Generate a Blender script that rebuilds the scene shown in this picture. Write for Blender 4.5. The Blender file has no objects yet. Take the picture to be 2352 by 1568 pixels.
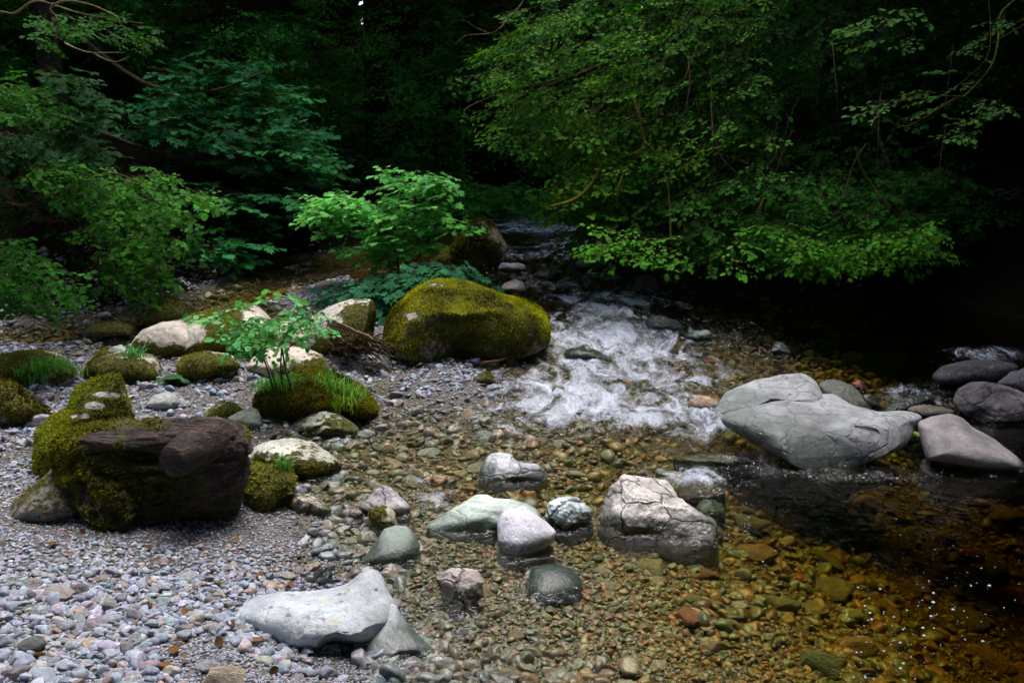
import bpy, bmesh, math, random
import numpy as np
from mathutils import Vector
rng = np.random.default_rng(11)
random.seed(5)
C = bpy.context.scene.collection
PI = math.pi
# ------------------------------------------------------------------ camera
CAMZ = 1.7
PITCH = math.radians(12.3)
FPX = 1176 / math.tan(math.radians(27))          # focal length in pixels of a 2352 px wide picture
cd = bpy.data.cameras.new('camera'); cam = bpy.data.objects.new('camera', cd); C.objects.link(cam)
cam.location = (0, 0, CAMZ); cam.rotation_euler = (PI/2 - PITCH, 0, 0)
cd.sensor_width = 36; cd.lens = 18 / math.tan(math.radians(27)); cd.clip_end = 500; cd.clip_start = 0.05
bpy.context.scene.camera = cam
CF = np.array([0, math.cos(PITCH), -math.sin(PITCH)]); CU = np.array([0, math.sin(PITCH), math.cos(PITCH)]); CR = np.array([1., 0, 0])
CAM = np.array([0, 0, CAMZ])
def ray(u, v):
    u = np.asarray(u, float)[..., None]; v = np.asarray(v, float)[..., None]
    return CR * (u - 1176) / FPX + CU * (784 - v) / FPX + CF
def at(u, v, d): return CAM + ray(u, v) * np.asarray(d, float)[..., None]
def proj(P):
    q = P - CAM; d = q @ CF; d = np.where(np.abs(d) < 1e-6, 1e-6, d)
    return 1176 + FPX * (q @ CR) / d, 784 - FPX * (q @ CU) / d, d
# ------------------------------------------------------------------ noise
TAB = np.random.default_rng(3).random((64, 64, 64)).astype(np.float32) * 2 - 1
def vnoise(p):
    i = np.floor(p).astype(np.int64); f = p - i; f = f * f * (3 - 2 * f)
    i &= 63; j = (i + 1) & 63
    x0, y0, z0 = i[..., 0], i[..., 1], i[..., 2]; x1, y1, z1 = j[..., 0], j[..., 1], j[..., 2]
    fx, fy, fz = f[..., 0], f[..., 1], f[..., 2]
    def L(a, b, t): return a + (b - a) * t
    return L(L(L(TAB[x0, y0, z0], TAB[x1, y0, z0], fx), L(TAB[x0, y1, z0], TAB[x1, y1, z0], fx), fy),
             L(L(TAB[x0, y0, z1], TAB[x1, y0, z1], fx), L(TAB[x0, y1, z1], TAB[x1, y1, z1], fx), fy), fz)
def fbm(p, o=4, g=.5):
    s = 0; a = 1; t = 0
    for k in range(o):
        s = s + a * vnoise(p * (2.03 ** k) + 17.3 * k); t += a; a *= g
    return s / t
def sstep(a, b, x):
    t = np.clip((x - a) / (b - a), 0, 1); return t * t * (3 - 2 * t)
# ------------------------------------------------------------------ mesh helpers
def mk(name, V, F, mat, parent=None, loc=None, attrs=None, smooth=True, cols=None):
    me = bpy.data.meshes.new(name); V = np.asarray(V, np.float32)
    Fs = F if isinstance(F, list) else [F]
    Fs = [np.asarray(f, np.int32) for f in Fs if len(f)]
    me.vertices.add(len(V)); me.vertices.foreach_set('co', V.ravel())
    nl = sum(f.size for f in Fs); npoly = sum(len(f) for f in Fs)
    me.loops.add(nl); me.loops.foreach_set('vertex_index', np.concatenate([f.ravel() for f in Fs]))
    tot = np.concatenate([np.full(len(f), f.shape[1], np.int32) for f in Fs])
    st = np.concatenate([[0], np.cumsum(tot)[:-1]]).astype(np.int32)
    me.polygons.add(npoly); me.polygons.foreach_set('loop_start', st)
    try: me.polygons.foreach_set('loop_total', tot)
    except Exception: pass
    me.polygons.foreach_set('use_smooth', np.full(npoly, smooth, bool))
    me.update(calc_edges=True); me.validate()
    for k, a in (attrs or {}).items():
        at_ = me.attributes.new(k, 'FLOAT', 'POINT'); at_.data.foreach_set('value', np.asarray(a, np.float32))
    for k, a in (cols or {}).items():
        a = np.asarray(a, np.float32)
        if a.shape[1] == 3: a = np.concatenate([a, np.ones((len(a), 1), np.float32)], 1)
        at_ = me.attributes.new(k, 'FLOAT_COLOR', 'POINT'); at_.data.foreach_set('color', a.ravel())
    me.materials.append(mat)
    o = bpy.data.objects.new(name, me); C.objects.link(o)
    if parent is not None: o.parent = parent
    if loc is not None: o.location = loc
    return o
def empty(name, loc):
    o = bpy.data.objects.new(name, None); C.objects.link(o); o.location = loc; o.empty_display_size = .1; return o
def tag(o, label=None, cat=None, group=None, kind=None):
    if label: o['label'] = label
    if cat: o['category'] = cat
    if group: o['group'] = group
    if kind: o['kind'] = kind
    return o
_ico = {}
def ico(n):
    if n not in _ico:
        bm = bmesh.new(); bmesh.ops.create_icosphere(bm, subdivisions=n, radius=1)
        V = np.array([v.co[:] for v in bm.verts]); F = np.array([[v.index for v in f.verts] for f in bm.faces]); bm.free()
        _ico[n] = (V, F)
    return _ico[n]
def normals(V, F):
    n = np.zeros_like(V); a = np.cross(V[F[:, 1]] - V[F[:, 0]], V[F[:, 2]] - V[F[:, 0]])
    for k in range(3):
        for c in range(3): n[:, c] += np.bincount(F[:, k], a[:, c], len(V))
    return n / np.maximum(np.linalg.norm(n, axis=1, keepdims=True), 1e-12)
# ------------------------------------------------------------------ materials
class NT:
    def __init__(s, name):
        s.m = bpy.data.materials.new(name); s.m.use_nodes = True; s.t = s.m.node_tree; s.t.nodes.clear()
        s.out = s.n('ShaderNodeOutputMaterial')
    def n(s, ty, **kw):
        o = s.t.nodes.new(ty)
        for k, v in kw.items():
            if k.startswith('i_'):
                o.inputs[k[2:].replace('_', ' ')].default_value = v
            else: setattr(o, k, v)
        return o
    def l(s, a, b): s.t.links.new(a, b)
    def noise(s, vec, scale, detail=3, rough=.5, dist=0):
        o = s.n('ShaderNodeTexNoise'); s.l(vec, o.inputs['Vector']); o.inputs['Scale'].default_value = scale
        o.inputs['Detail'].default_value = detail; o.inputs['Roughness'].default_value = rough; o.inputs['Distortion'].default_value = dist
        return o.outputs['Fac']
    def ramp(s, x, stops, interp='LINEAR'):
        o = s.n('ShaderNodeValToRGB'); s.l(x, o.inputs[0]); e = o.color_ramp; e.interpolation = interp
        while len(e.elements) < len(stops): e.elements.new(.5)
        for el, (p, c) in zip(e.elements, stops):
            el.position = p; el.color = (c, c, c, 1) if isinstance(c, (int, float)) else (*c, 1)
        return o.outputs[0]
    def mix(s, f, a, b, mode='MIX'):
        o = s.n('ShaderNodeMix', data_type='RGBA', blend_type=mode)
        for inp, val in ((o.inputs[0], f), (o.inputs[6], a), (o.inputs[7], b)):
            if isinstance(val, (int, float)): inp.default_value = val if inp == o.inputs[0] else (val, val, val, 1)
            elif isinstance(val, tuple): inp.default_value = (*val, 1)
            else: s.l(val, inp)
        return o.outputs[2]
    def math(s, op, a, b=None, c=None, clamp=False):
        o = s.n('ShaderNodeMath', operation=op, use_clamp=clamp)
        for k, v in enumerate((a, b, c)):
            if v is None: continue
            if isinstance(v, (int, float)): o.inputs[k].default_value = v
            else: s.l(v, o.inputs[k])
        return o.outputs[0]
    def attr(s, name, out='Fac'):
        o = s.n('ShaderNodeAttribute'); o.attribute_name = name; return o.outputs[out]
    def bump(s, h, dist=.01, strength=1., normal=None):
        o = s.n('ShaderNodeBump'); s.l(h, o.inputs['Height']); o.inputs['Distance'].default_value = dist; o.inputs['Strength'].default_value = strength
        if normal is not None: s.l(normal, o.inputs['Normal'])
        return o.outputs[0]
    def bsdf(s, col, rough=.7, normal=None, spec=.5):
        o = s.n('ShaderNodeBsdfPrincipled')
        for inp, val in ((o.inputs['Base Color'], col), (o.inputs['Roughness'], rough), (o.inputs['Specular IOR Level'], spec)):
            if isinstance(val, tuple): inp.default_value = (*val, 1)
            elif isinstance(val, (int, float)): inp.default_value = val
            else: s.l(val, inp)
        if normal is not None: s.l(normal, o.inputs['Normal'])
        return o
    def fin(s, shader): s.l(shader, s.out.inputs[0]); return s.m

def rock_material():
    m = NT('weathered_rock')
    oi = m.n('ShaderNodeObjectInfo'); tc = m.n('ShaderNodeTexCoord')
    off = m.n('ShaderNodeVectorMath', operation='MULTIPLY_ADD'); m.l(oi.outputs['Random'], off.inputs[0]); off.inputs[1].default_value = (40, 70, 90); m.l(tc.outputs['Object'], off.inputs[2])
    v = off.outputs[0]
    base = oi.outputs['Color']
    n1 = m.noise(v, 5, 5, .6); n2 = m.noise(v, 34, 5, .65); n3 = m.noise(v, 160, 3, .6)
    c = m.mix(m.ramp(n1, [(.36, 0.), (.64, 1.)]), m.mix(1., base, (.6, .58, .58), 'MULTIPLY'), m.mix(1., base, (1.3, 1.28, 1.25), 'MULTIPLY'))
    c = m.mix(m.ramp(n2, [(.34, .6), (.46, 0.), (.68, 0.)]), c, m.mix(1., base, (.5, .5, .48), 'MULTIPLY'))
    c = m.mix(m.ramp(n2, [(.6, 0.), (.7, .5)]), c, m.mix(.5, base, (.58, .56, .46)))
    c = m.mix(m.ramp(n3, [(.3, .4), (.43, 0.), (.62, 0.), (.75, .2)]), c, m.mix(m.ramp(n3, [(.45, 0.), (.55, 1.)]), (.06, .06, .055), (.6, .6, .56)))
    # dark pock marks stretched along the bedding
    mp = m.n('ShaderNodeMapping'); wp = m.n('ShaderNodeVectorMath', operation='MULTIPLY_ADD'); wn = m.n('ShaderNodeTexNoise'); m.l(v, wn.inputs['Vector']); wn.inputs['Scale'].default_value = 14; wn.inputs['Detail'].default_value = 4; m.l(wn.outputs['Color'], wp.inputs[0]); wp.inputs[1].default_value = (.07, .07, .05); m.l(v, wp.inputs[2]); m.l(wp.outputs[0], mp.inputs[0]); mp.inputs['Scale'].default_value = (17, 11, 38); mp.inputs['Rotation'].default_value = (.2, .15, 0)
    vo = m.n('ShaderNodeTexVoronoi'); m.l(mp.outputs[0], vo.inputs['Vector']); vo.inputs['Scale'].default_value = 1.
    pitm = m.math('MULTIPLY', m.ramp(vo.outputs['Distance'], [(.12, .9), (.27, 0.)]), m.ramp(m.noise(v, 9, 2), [(.45, 0.), (.52, 1.)]))
    pitm = m.math('MULTIPLY', pitm, m.attr('pits'))
    c = m.mix(pitm, c, m.mix(1., base, (.25, .25, .23), 'MULTIPLY'))
    lich = m.math('MULTIPLY', m.ramp(m.noise(v, 22, 5, .7), [(.56, 0.), (.6, 1.)]), m.ramp(m.noise(v, 4.5, 2), [(.48, 0.), (.58, .8)]))
    c = m.mix(m.math('MULTIPLY', lich, m.attr('pits')), c, (.52, .5, .38))
    # veins and cracks
    mp2 = m.n('ShaderNodeMapping'); m.l(v, mp2.inputs[0]); mp2.inputs['Scale'].default_value = (5, 5, 11); mp2.inputs['Rotation'].default_value = (.5, .6, .2)
    wv = m.noise(mp2.outputs[0], 1.2, 6, .65, .8)
    crack = m.ramp(wv, [(.485, 0.), (.498, .5), (.502, .5), (.515, 0.)])
    wvec = m.n('ShaderNodeVectorMath', operation='MULTIPLY_ADD'); nn = m.n('ShaderNodeTexNoise'); m.l(v, nn.inputs['Vector']); nn.inputs['Scale'].default_value = 6; nn.inputs['Detail'].default_value = 4
    m.l(nn.outputs['Color'], wvec.inputs[0]); wvec.inputs[1].default_value = (.16, .16, .16); m.l(v, wvec.inputs[2])
    vc = m.n('ShaderNodeTexVoronoi', feature='DISTANCE_TO_EDGE'); m.l(wvec.outputs[0], vc.inputs['Vector']); vc.inputs['Scale'].default_value = 5.
    crack = m.math('MAXIMUM', crack, m.ramp(vc.outputs['Distance'], [(.0, 1.), (.012, .9), (.035, 0.)]))
    crack = m.math('MULTIPLY', crack, m.attr('vein'))
    c = m.mix(crack, c, m.mix(1., base, (.18, .17, .17), 'MULTIPLY'))
    # green algae film and wet darkening near the water line
    wet = m.attr('wet')
    c = m.mix(m.math('MULTIPLY', m.attr('algae'), m.ramp(n1, [(.3, .5), (.7, 1.)])), c, m.mix(.75, base, (.05, .075, .035)))
    c = m.mix(wet, c, m.mix(1., c, (.36, .38, .35), 'MULTIPLY'))
    # moss film under the moss tufts
    moss = m.attr('moss')
    mm = m.ramp(m.math('ADD', moss, m.math('MULTIPLY', m.math('SUBTRACT', n2, .5), 1.1)), [(.4, 0.), (.56, 1.)])
    mc = m.mix(m.noise(v, 9, 4), (.035, .033, .006), (.14, .14, .012))
    mc = m.mix(m.ramp(m.noise(v, 90, 3), [(.3, .7), (.6, 0.)]), mc, (.012, .012, .003))
    c = m.mix(mm, c, mc)
    rough = m.math('SUBTRACT', .8, m.math('MULTIPLY', wet, .55))
    rough = m.math('ADD', rough, m.math('MULTIPLY', mm, .3), clamp=True)
    h = m.math('ADD', m.math('MULTIPLY', n2, .5), m.math('MULTIPLY', n3, .22))
    h = m.math('ADD', h, m.math('MULTIPLY', crack, -.7)); h = m.math('ADD', h, m.math('MULTIPLY', pitm, -.35))
    h = m.math('ADD', h, m.math('MULTIPLY', m.math('MULTIPLY', m.noise(v, 110, 4, .7), mm), 1.2))
    return m.fin(m.bsdf(c, rough, m.bump(h, .014, .75)).outputs[0])
ROCK = rock_material()

def vcol_material(name, rough=.75, mott=(70, 300), bump=.003, spec=.4, tint=True):
    m = NT(name); tc = m.n('ShaderNodeTexCoord'); v = tc.outputs['Object']
    base = m.attr('col', 'Color'); n = m.noise(v, mott[0], 4, .6); n2 = m.noise(v, mott[1], 2)
    c = m.mix(m.ramp(n, [(.35, 0.), (.65, 1.)]), m.mix(1., base, (.72, .72, .72), 'MULTIPLY'), m.mix(1., base, (1.25, 1.22, 1.2), 'MULTIPLY'))
    c = m.mix(m.ramp(n2, [(.3, .4), (.45, 0.)]), c, (.08, .08, .08))
    w = m.attr('wet')
    return m.fin(m.bsdf(c, m.math('SUBTRACT', rough, m.math('MULTIPLY', w, .45)), m.bump(n, bump), spec).outputs[0])
PEB = vcol_material('river_pebble')

def cobble_material():
    m = NT('cobble_stone'); tc = m.n('ShaderNodeTexCoord'); oi = m.n('ShaderNodeObjectInfo')
    off = m.n('ShaderNodeVectorMath', operation='MULTIPLY_ADD'); m.l(oi.outputs['Random'], off.inputs[0]); off.inputs[1].default_value = (40, 70, 90); m.l(tc.outputs['Object'], off.inputs[2])
    v = off.outputs[0]; base = oi.outputs['Color']; n = m.noise(v, 2.2, 6, .65); n2 = m.noise(v, 14, 3, .6)
    c = m.mix(m.ramp(n, [(.35, 0.), (.65, 1.)]), m.mix(1., base, (.65, .65, .66), 'MULTIPLY'), m.mix(1., base, (1.3, 1.27, 1.25), 'MULTIPLY'))
    c = m.mix(m.ramp(n2, [(.3, .5), (.45, 0.)]), c, m.mix(1., base, (.4, .4, .4), 'MULTIPLY'))
    c = m.mix(m.ramp(n2, [(.62, 0.), (.75, .4)]), c, (.6, .58, .52))
    return m.fin(m.bsdf(c, .65, m.bump(m.math('ADD', n, m.math('MULTIPLY', n2, .3)), .06, .6)).outputs[0])
COB = cobble_material()

def ground_material():
    m = NT('gravel_and_grit'); tc = m.n('ShaderNodeTexCoord'); v = tc.outputs['Object']
    vo = m.n('ShaderNodeTexVoronoi'); m.l(v, vo.inputs['Vector']); vo.inputs['Scale'].default_value = 95
    vb = m.n('ShaderNodeTexVoronoi'); m.l(v, vb.inputs['Vector']); vb.inputs['Scale'].default_value = 38
    sep = m.n('ShaderNodeSeparateColor'); m.l(vo.outputs['Color'], sep.inputs[0]); r = sep.outputs[0]
    sep2 = m.n('ShaderNodeSeparateColor'); m.l(vb.outputs['Color'], sep2.inputs[0]); r2 = sep2.outputs[0]
    dry = [(0., (.07, .065, .06)), (.2, (.16, .16, .17)), (.4, (.21, .22, .24)), (.55, (.12, .095, .08)), (.7, (.25, .25, .25)), (.85, (.23, .16, .11)), (.95, (.33, .33, .33))]
    cd_ = m.mix(.45, m.ramp(r, dry, 'CONSTANT'), m.ramp(r2, dry, 'CONSTANT'))
    wetc = [(0., (.06, .05, .03)), (.2, (.17, .14, .09)), (.4, (.12, .14, .1)), (.55, (.2, .12, .06)), (.7, (.2, .21, .17)), (.85, (.24, .18, .1)), (.95, (.08, .075, .05))]
    cw = m.mix(.5, m.ramp(r, wetc, 'CONSTANT'), m.ramp(r2, wetc, 'CONSTANT'))
    c = m.mix(m.attr('wet'), cd_, cw)
    c = m.mix(m.ramp(m.noise(v, 1.7, 4), [(.4, 0.), (.6, .5)]), c, m.mix(1., c, (.6, .52, .46), 'MULTIPLY'))
    soil_shade = m.mix(m.noise(v, 12, 5), (.006, .004, .003), (.02, .017, .009))
    c = m.mix(m.attr('soil_shade'), c, soil_shade)
    h = m.math('ADD', m.math('MULTIPLY', vo.outputs['Distance'], -.5), m.math('MULTIPLY', vb.outputs['Distance'], -.6))
    return m.fin(m.bsdf(c, m.math('SUBTRACT', .85, m.math('MULTIPLY', m.attr('wet'), .4)), m.bump(h, .012, .9), m.math('SUBTRACT', .3, m.math('MULTIPLY', m.attr('soil_shade'), .29))).outputs[0])
GROUND = ground_material()

def water_material():
    m = NT('stream_water'); tc = m.n('ShaderNodeTexCoord'); v = tc.outputs['Object']
    rough_w = m.attr('turb'); foam = m.attr('foam')
    # ripples
    r1 = m.noise(v, 7, 3, .55, .6); r2 = m.noise(v, 26, 3, .55, .5); r3 = m.noise(v, 80, 2, .5)
    mp = m.n('ShaderNodeMapping'); m.l(v, mp.inputs[0]); mp.inputs['Scale'].default_value = (1, .45, 1); mp.inputs['Rotation'].default_value = (0, 0, .5)
    r1b = m.noise(mp.outputs[0], 16, 3, .6, 1.2)
    h = m.math('ADD', m.math('MULTIPLY', r1, .010), m.math('MULTIPLY', r2, .0022))
    h = m.math('ADD', h, m.math('MULTIPLY', r1b, .004))
    h = m.math('ADD', m.math('MULTIPLY', h, 1.0), m.math('MULTIPLY', rough_w, m.math('ADD', m.math('MULTIPLY', r2, .02), m.math('ADD', m.math('MULTIPLY', r1b, .03), m.math('MULTIPLY', r3, .006)))))
    nb = m.bump(h, 1., 1.)
    fr = m.n('ShaderNodeFresnel'); fr.inputs['IOR'].default_value = 1.33; m.l(nb, fr.inputs['Normal'])
    tr = m.n('ShaderNodeBsdfTransparent'); tr.inputs[0].default_value = (.97, .98, .96, 1)
    gl = m.n('ShaderNodeBsdfGlossy'); gl.inputs['Roughness'].default_value = .06; gl.inputs[0].default_value = (1, 1, 1, 1); m.l(nb, gl.inputs['Normal'])
    w = m.n('ShaderNodeMixShader'); m.l(fr.outputs[0], w.inputs[0]); m.l(tr.outputs[0], w.inputs[1]); m.l(gl.outputs[0], w.inputs[2])
    # foam: streaky, broken
    mp2 = m.n('ShaderNodeMapping'); m.l(v, mp2.inputs[0]); mp2.inputs['Scale'].default_value = (1, .6, 1); mp2.inputs['Rotation'].default_value = (0, 0, -.35)
    f1 = m.noise(mp2.outputs[0], 3.6, 8, .66, 1.6); f2 = m.noise(mp2.outputs[0], 26, 5, .75, 1.4)
    f = m.math('ADD', m.math('MULTIPLY', f1, .7), m.math('MULTIPLY', f2, .3))
    f = m.math('ADD', m.math('MULTIPLY', m.math('SUBTRACT', f, .5), 2.1), .5)
    f = m.math('ADD', f, m.math('MULTIPLY', m.math('SUBTRACT', foam, .62), .42))
    fm = m.ramp(f, [(.48, 0.), (.62, .3), (.9, .9)])
    fm = m.math('MULTIPLY', fm, m.ramp(foam, [(.02, 0.), (.15, 1.)]))
    fd = m.bsdf((.66, .71, .82), .45, nb, .5)
    x = m.n('ShaderNodeMixShader'); m.l(fm, x.inputs[0]); m.l(w.outputs[0], x.inputs[1]); m.l(fd.outputs[0], x.inputs[2])
    va = m.n('ShaderNodeVolumeAbsorption'); va.inputs['Color'].default_value = (.80, .71, .20, 1); va.inputs['Density'].default_value = WDENS
    m.l(va.outputs[0], m.out.inputs['Volume'])
    return m.fin(x.outputs[0])
WDENS = 3.4

def leaf_material(name, bright=1.):
    m = NT(name); base = m.attr('col', 'Color')
    p = m.bsdf(base, .6, None, .04)
    tl = m.n('ShaderNodeBsdfTranslucent'); m.l(m.mix(1., base, (1.2, 1.3, .6), 'MULTIPLY'), tl.inputs[0])
    x = m.n('ShaderNodeMixShader'); x.inputs[0].default_value = .32; m.l(p.outputs[0], x.inputs[1]); m.l(tl.outputs[0], x.inputs[2])
    return m.fin(x.outputs[0])
LEAF = leaf_material('leaf')
MOSS = leaf_material('moss_tuft')
def bark_material(name, a, b, moss):
    m = NT(name); tc = m.n('ShaderNodeTexCoord'); v = tc.outputs['Object']
    mp = m.n('ShaderNodeMapping'); m.l(v, mp.inputs[0]); mp.inputs['Scale'].default_value = (1, 1, .35)
    n = m.noise(mp.outputs[0], 60, 4, .65); n2 = m.noise(v, 14, 3)
    c = m.mix(n, a, b); c = m.mix(m.ramp(n2, [(.55 - moss * .3, 0.), (.68 - moss * .3, 1.)]), c, m.mix(n2, (.03, .03, .006), (.15, .14, .012)))
    return m.fin(m.bsdf(c, .85, m.bump(n, .010), .1).outputs[0])
BARK = bark_material('dark_bark', (.012, .01, .008), (.05, .04, .03), .1)
BARKM = bark_material('mossy_bark', (.06, .045, .03), (.16, .13, .08), 1.)
TWIG = bark_material('pale_twig', (.16, .11, .07), (.3, .22, .15), 0.)
TWIGD = bark_material('brown_twig', (.05, .03, .02), (.12, .08, .05), 0.)
def wood_material():
    m = NT('rotten_wood'); tc = m.n('ShaderNodeTexCoord'); v = tc.outputs['Object']
    mp = m.n('ShaderNodeMapping'); m.l(v, mp.inputs[0]); mp.inputs['Scale'].default_value = (3, 16, 26); mp.inputs['Rotation'].default_value = (0, -.12, 0)
    n = m.noise(mp.outputs[0], 1.6, 6, .7, .7); n2 = m.noise(v, 30, 4, .6); n3 = m.noise(v, 8, 3)
    c = m.ramp(n, [(.36, (.003, .002, .002)), (.47, (.02, .011, .009)), (.58, (.08, .042, .034)), (.72, (.24, .13, .10))])
    c = m.mix(m.ramp(n3, [(.55, 0.), (.7, .5)]), c, (.16, .11, .09))
    mm = m.ramp(m.math('ADD', m.attr('moss'), m.math('MULTIPLY', m.math('SUBTRACT', n2, .5), 1.3)), [(.42, 0.), (.58, 1.)])
    c = m.mix(mm, c, m.mix(n2, (.02, .02, .004), (.09, .09, .01)))
    fine = m.n('ShaderNodeMapping'); m.l(v, fine.inputs[0]); fine.inputs['Scale'].default_value = (8, 60, 90); fine.inputs['Rotation'].default_value = (0, -.12, 0); nf_ = m.noise(fine.outputs[0], 1.5, 4, .7)
    c = m.mix(m.ramp(nf_, [(.38, .8), (.5, 0.)]), c, (.004, .003, .002))
    h = m.math('ADD', m.math('ADD', n, m.math('MULTIPLY', nf_, .35)), m.math('MULTIPLY', n2, .4))
    return m.fin(m.bsdf(c, .7, m.bump(h, .03, 1.), .4).outputs[0])
WOOD = wood_material()

# ------------------------------------------------------------------ water level and ground
def W(x, y):
    y = np.asarray(y, float); x = np.asarray(x, float)
    return .20 * sstep(5.7, 8.2, y + 0*x) + .018 * np.clip(y - 8.2, 0, 12)
def hitW(u, v, extra=0.):
    u = np.asarray(u, float); v = np.asarray(v, float); z = np.zeros(u.shape)
    r = ray(u, np.maximum(v, 330))
    for k in range(8):
        t = (z + extra - CAMZ) / r[..., 2]; P = CAM + r * t[..., None]; z = W(P[..., 0], P[..., 1])
    return P
def wpoly(uv): return hitW(np.array([p[0] for p in uv]), np.array([p[1] for p in uv]))[:, :2]
BAR = wpoly([(-900, 800), (-300, 800), (0, 800), (120, 800), (250, 800), (330, 790), (450, 770), (600, 750), (720, 735), (850, 745), (1000, 800), (1120, 830), (1020, 842), (900, 850), (850, 865), (865, 930), (830, 960), (700, 985),
             (610, 1000), (620, 1060), (660, 1120), (690, 1170), (720, 1230), (770, 1262), (765, 1330), (860, 1380), (900, 1450), (850, 1500), (870, 1560), (960, 1700), (1100, 2100)])
BAR = np.concatenate([BAR, [[-.2, -3], [-1, -30], [-40, -30], [-40, 6.2]]])
ISLE = wpoly([(885, 862), (960, 842), (1060, 842), (1140, 862), (1150, 890), (1120, 925), (1050, 950), (1000, 945), (930, 915), (895, 890)])
ISLE2 = wpoly([(640, 690), (720, 655), (800, 640), (860, 660), (930, 690), (860, 720), (760, 720), (680, 715)])
LEFTF = np.concatenate([[[-45, 8.6]], wpoly([(-300, 745), (0, 745), (200, 725), (400, 690), (520, 640), (620, 598), (800, 575), (950, 540), (1060, 500), (1120, 487)]), [[-2, 22], [-1.5, 70], [-45, 70]]])
RIGHTF = np.concatenate([wpoly([(1345, 487), (1400, 530), (1500, 585), (1650, 615), (1900, 650), (2200, 700), (2352, 735), (2600, 760)]), [[45, 8.], [45, 70], [1.8, 70], [2.2, 24]]])
BACKF = np.array([[-45, 19.5], [45, 19.5], [45, 80], [-45, 80]])
NOTCH = ((-.145, .35), (.297, .4), (.12, .25))
BEHIND = np.array([[-45, -4.], [45, -4.], [45, -40], [-45, -40]])  # unseen rise behind the camera, added to block low light
RNEAR = np.array([[5.6, -30], [5.8, 0], [6.6, 3], [7.4, 5], [8, 6.5], [45, 7.2], [45, -30]])
def sd_poly(x, y, P):
    x = np.asarray(x, float); y = np.asarray(y, float)
    d = np.full(x.shape, 1e9); ins = np.zeros(x.shape, bool); n = len(P)
    for i in range(n):
        ax, ay = P[i]; bx, by = P[(i + 1) % n]; ex, ey = bx - ax, by - ay
        t = np.clip(((x - ax) * ex + (y - ay) * ey) / (ex * ex + ey * ey + 1e-12), 0, 1)
        d = np.minimum(d, (x - ax - t * ex) ** 2 + (y - ay - t * ey) ** 2)
        c = ((ay > y) != (by > y)) & (x < ex * (y - ay) / (ey if abs(ey) > 1e-12 else 1e-12) + ax)
        ins ^= c
    d = np.sqrt(d); return np.where(ins, d, -d)
def H(x, y, full=False):
    x = np.asarray(x, float); y = np.asarray(y, float)
    w = W(x, y); P3 = np.stack([x, y, 0 * x], -1)
    n = fbm(P3 * .9, 3); n2 = fbm(P3 * 4.1 + 7, 3)
    wob = .16 * n2 + .1 * n
    sb = sd_poly(x, y, BAR) + wob; si = np.maximum(sd_poly(x, y, ISLE), sd_poly(x, y, ISLE2)) + wob * .5
    sl = sd_poly(x, y, LEFTF); sr = sd_poly(x, y, RIGHTF); sk = sd_poly(x, y, BACKF); sh = sd_poly(x, y, BEHIND); sn = sd_poly(x, y, RNEAR)
    s = np.maximum.reduce([sb, si, sl, sr, sk, sh, sn])
    deep = sstep(.3, 2.9, x) * (1 - sstep(4.8, 6.2, y)) * .7
    shallow = np.exp(-((x - .3) ** 2) / 1.6 - ((y - 6.6) / 1.3) ** 2)
    dep = (.085 + .15 * sstep(5.5, 8, y) + .8 * sstep(2.0, 4, x) * sstep(5.5, 7, y) + deep) * (1 - np.exp(np.minimum(s, 0) / .9)) * (1 - .45 * shallow) + .02 * sstep(0, .1, -s)
    h = w - dep
    up_b = .075 * (1 - np.exp(-np.maximum(sb, 0) / .5)) + .02 * np.maximum(sb, 0) * (1 - sstep(4, 5, np.maximum(sb, 0)))
    up_i = .05 * (1 - np.exp(-np.maximum(si, 0) / .25))
    h = h + np.maximum(up_b, up_i) + .02 * n2 * sstep(-.4, .4, s)
    hill = 0
    for sdv, sl_, cap in ((sl, .42, 6.), (sr, .45, 6.), (sk, .38, 5.45), (sh, .5, 6.), (sn, .5, 6.)):
        q = np.maximum(sdv, 0); hill = np.maximum(hill, np.minimum(sl_ * q * sstep(0, 2, q + .6), cap))
    for sl_, wd_ in NOTCH: hill = hill * np.where(y > 20, 1 - .21 * np.exp(-((x - sl_ * y) / wd_) ** 2), 1)
    h = h + hill * (1 + .12 * n) + .12 * n * sstep(.3, 2, hill)
    if full: return h, s, hill
    return h
def hitG(u, v, bed=False):
    t = np.geomspace(1.2, 40, 900); r = ray(u, v); P = CAM + r * t[:, None]
    g = H(P[:, 0], P[:, 1])
    if not bed: g = np.maximum(g, W(P[:, 0], P[:, 1]))
    k = np.argmax(P[:, 2] < g); return P[k], t[k]

def axis(lo, a, b, hi, step, growth=1.06, start=None):
    c = list(np.arange(a, b, step)); s = step; x = c[-1]
    while x < hi: s *= growth; x += s; c.append(x)
    s = step; x = a; pre = []
    while x > lo: s *= growth; x -= s; pre.append(x)
    return np.array(pre[::-1] + c)
def grid(xs, ys):
    X, Y = np.meshgrid(xs, ys); nx, ny = len(xs), len(ys)
    i = np.arange(nx * ny).reshape(ny, nx)
    F = np.stack([i[:-1, :-1], i[:-1, 1:], i[1:, 1:], i[1:, :-1]], -1).reshape(-1, 4)
    return X.ravel(), Y.ravel(), F, i
gx, gy, gF, _ = grid(axis(-42, -4, 4.6, 42, .018), axis(-30, 2.2, 9.5, 70, .018, 1.03))
gh, gs, ghill = H(gx, gy, True)
gw = W(gx, gy)
gP = np.stack([gx, gy, 0 * gx], -1)
soil_shade = np.maximum.reduce([sd_poly(gx, gy, P_) for P_ in (LEFTF, RIGHTF, BACKF)]) + .25 * fbm(gP * 3, 3)
soil_shade = np.maximum(soil_shade, sstep(-2.4, -.6, sd_poly(gx, gy, RIGHTF) + .5 * fbm(gP * 1.5, 3)))  # near-black carried underwater past the right bank, painting its shade
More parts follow.
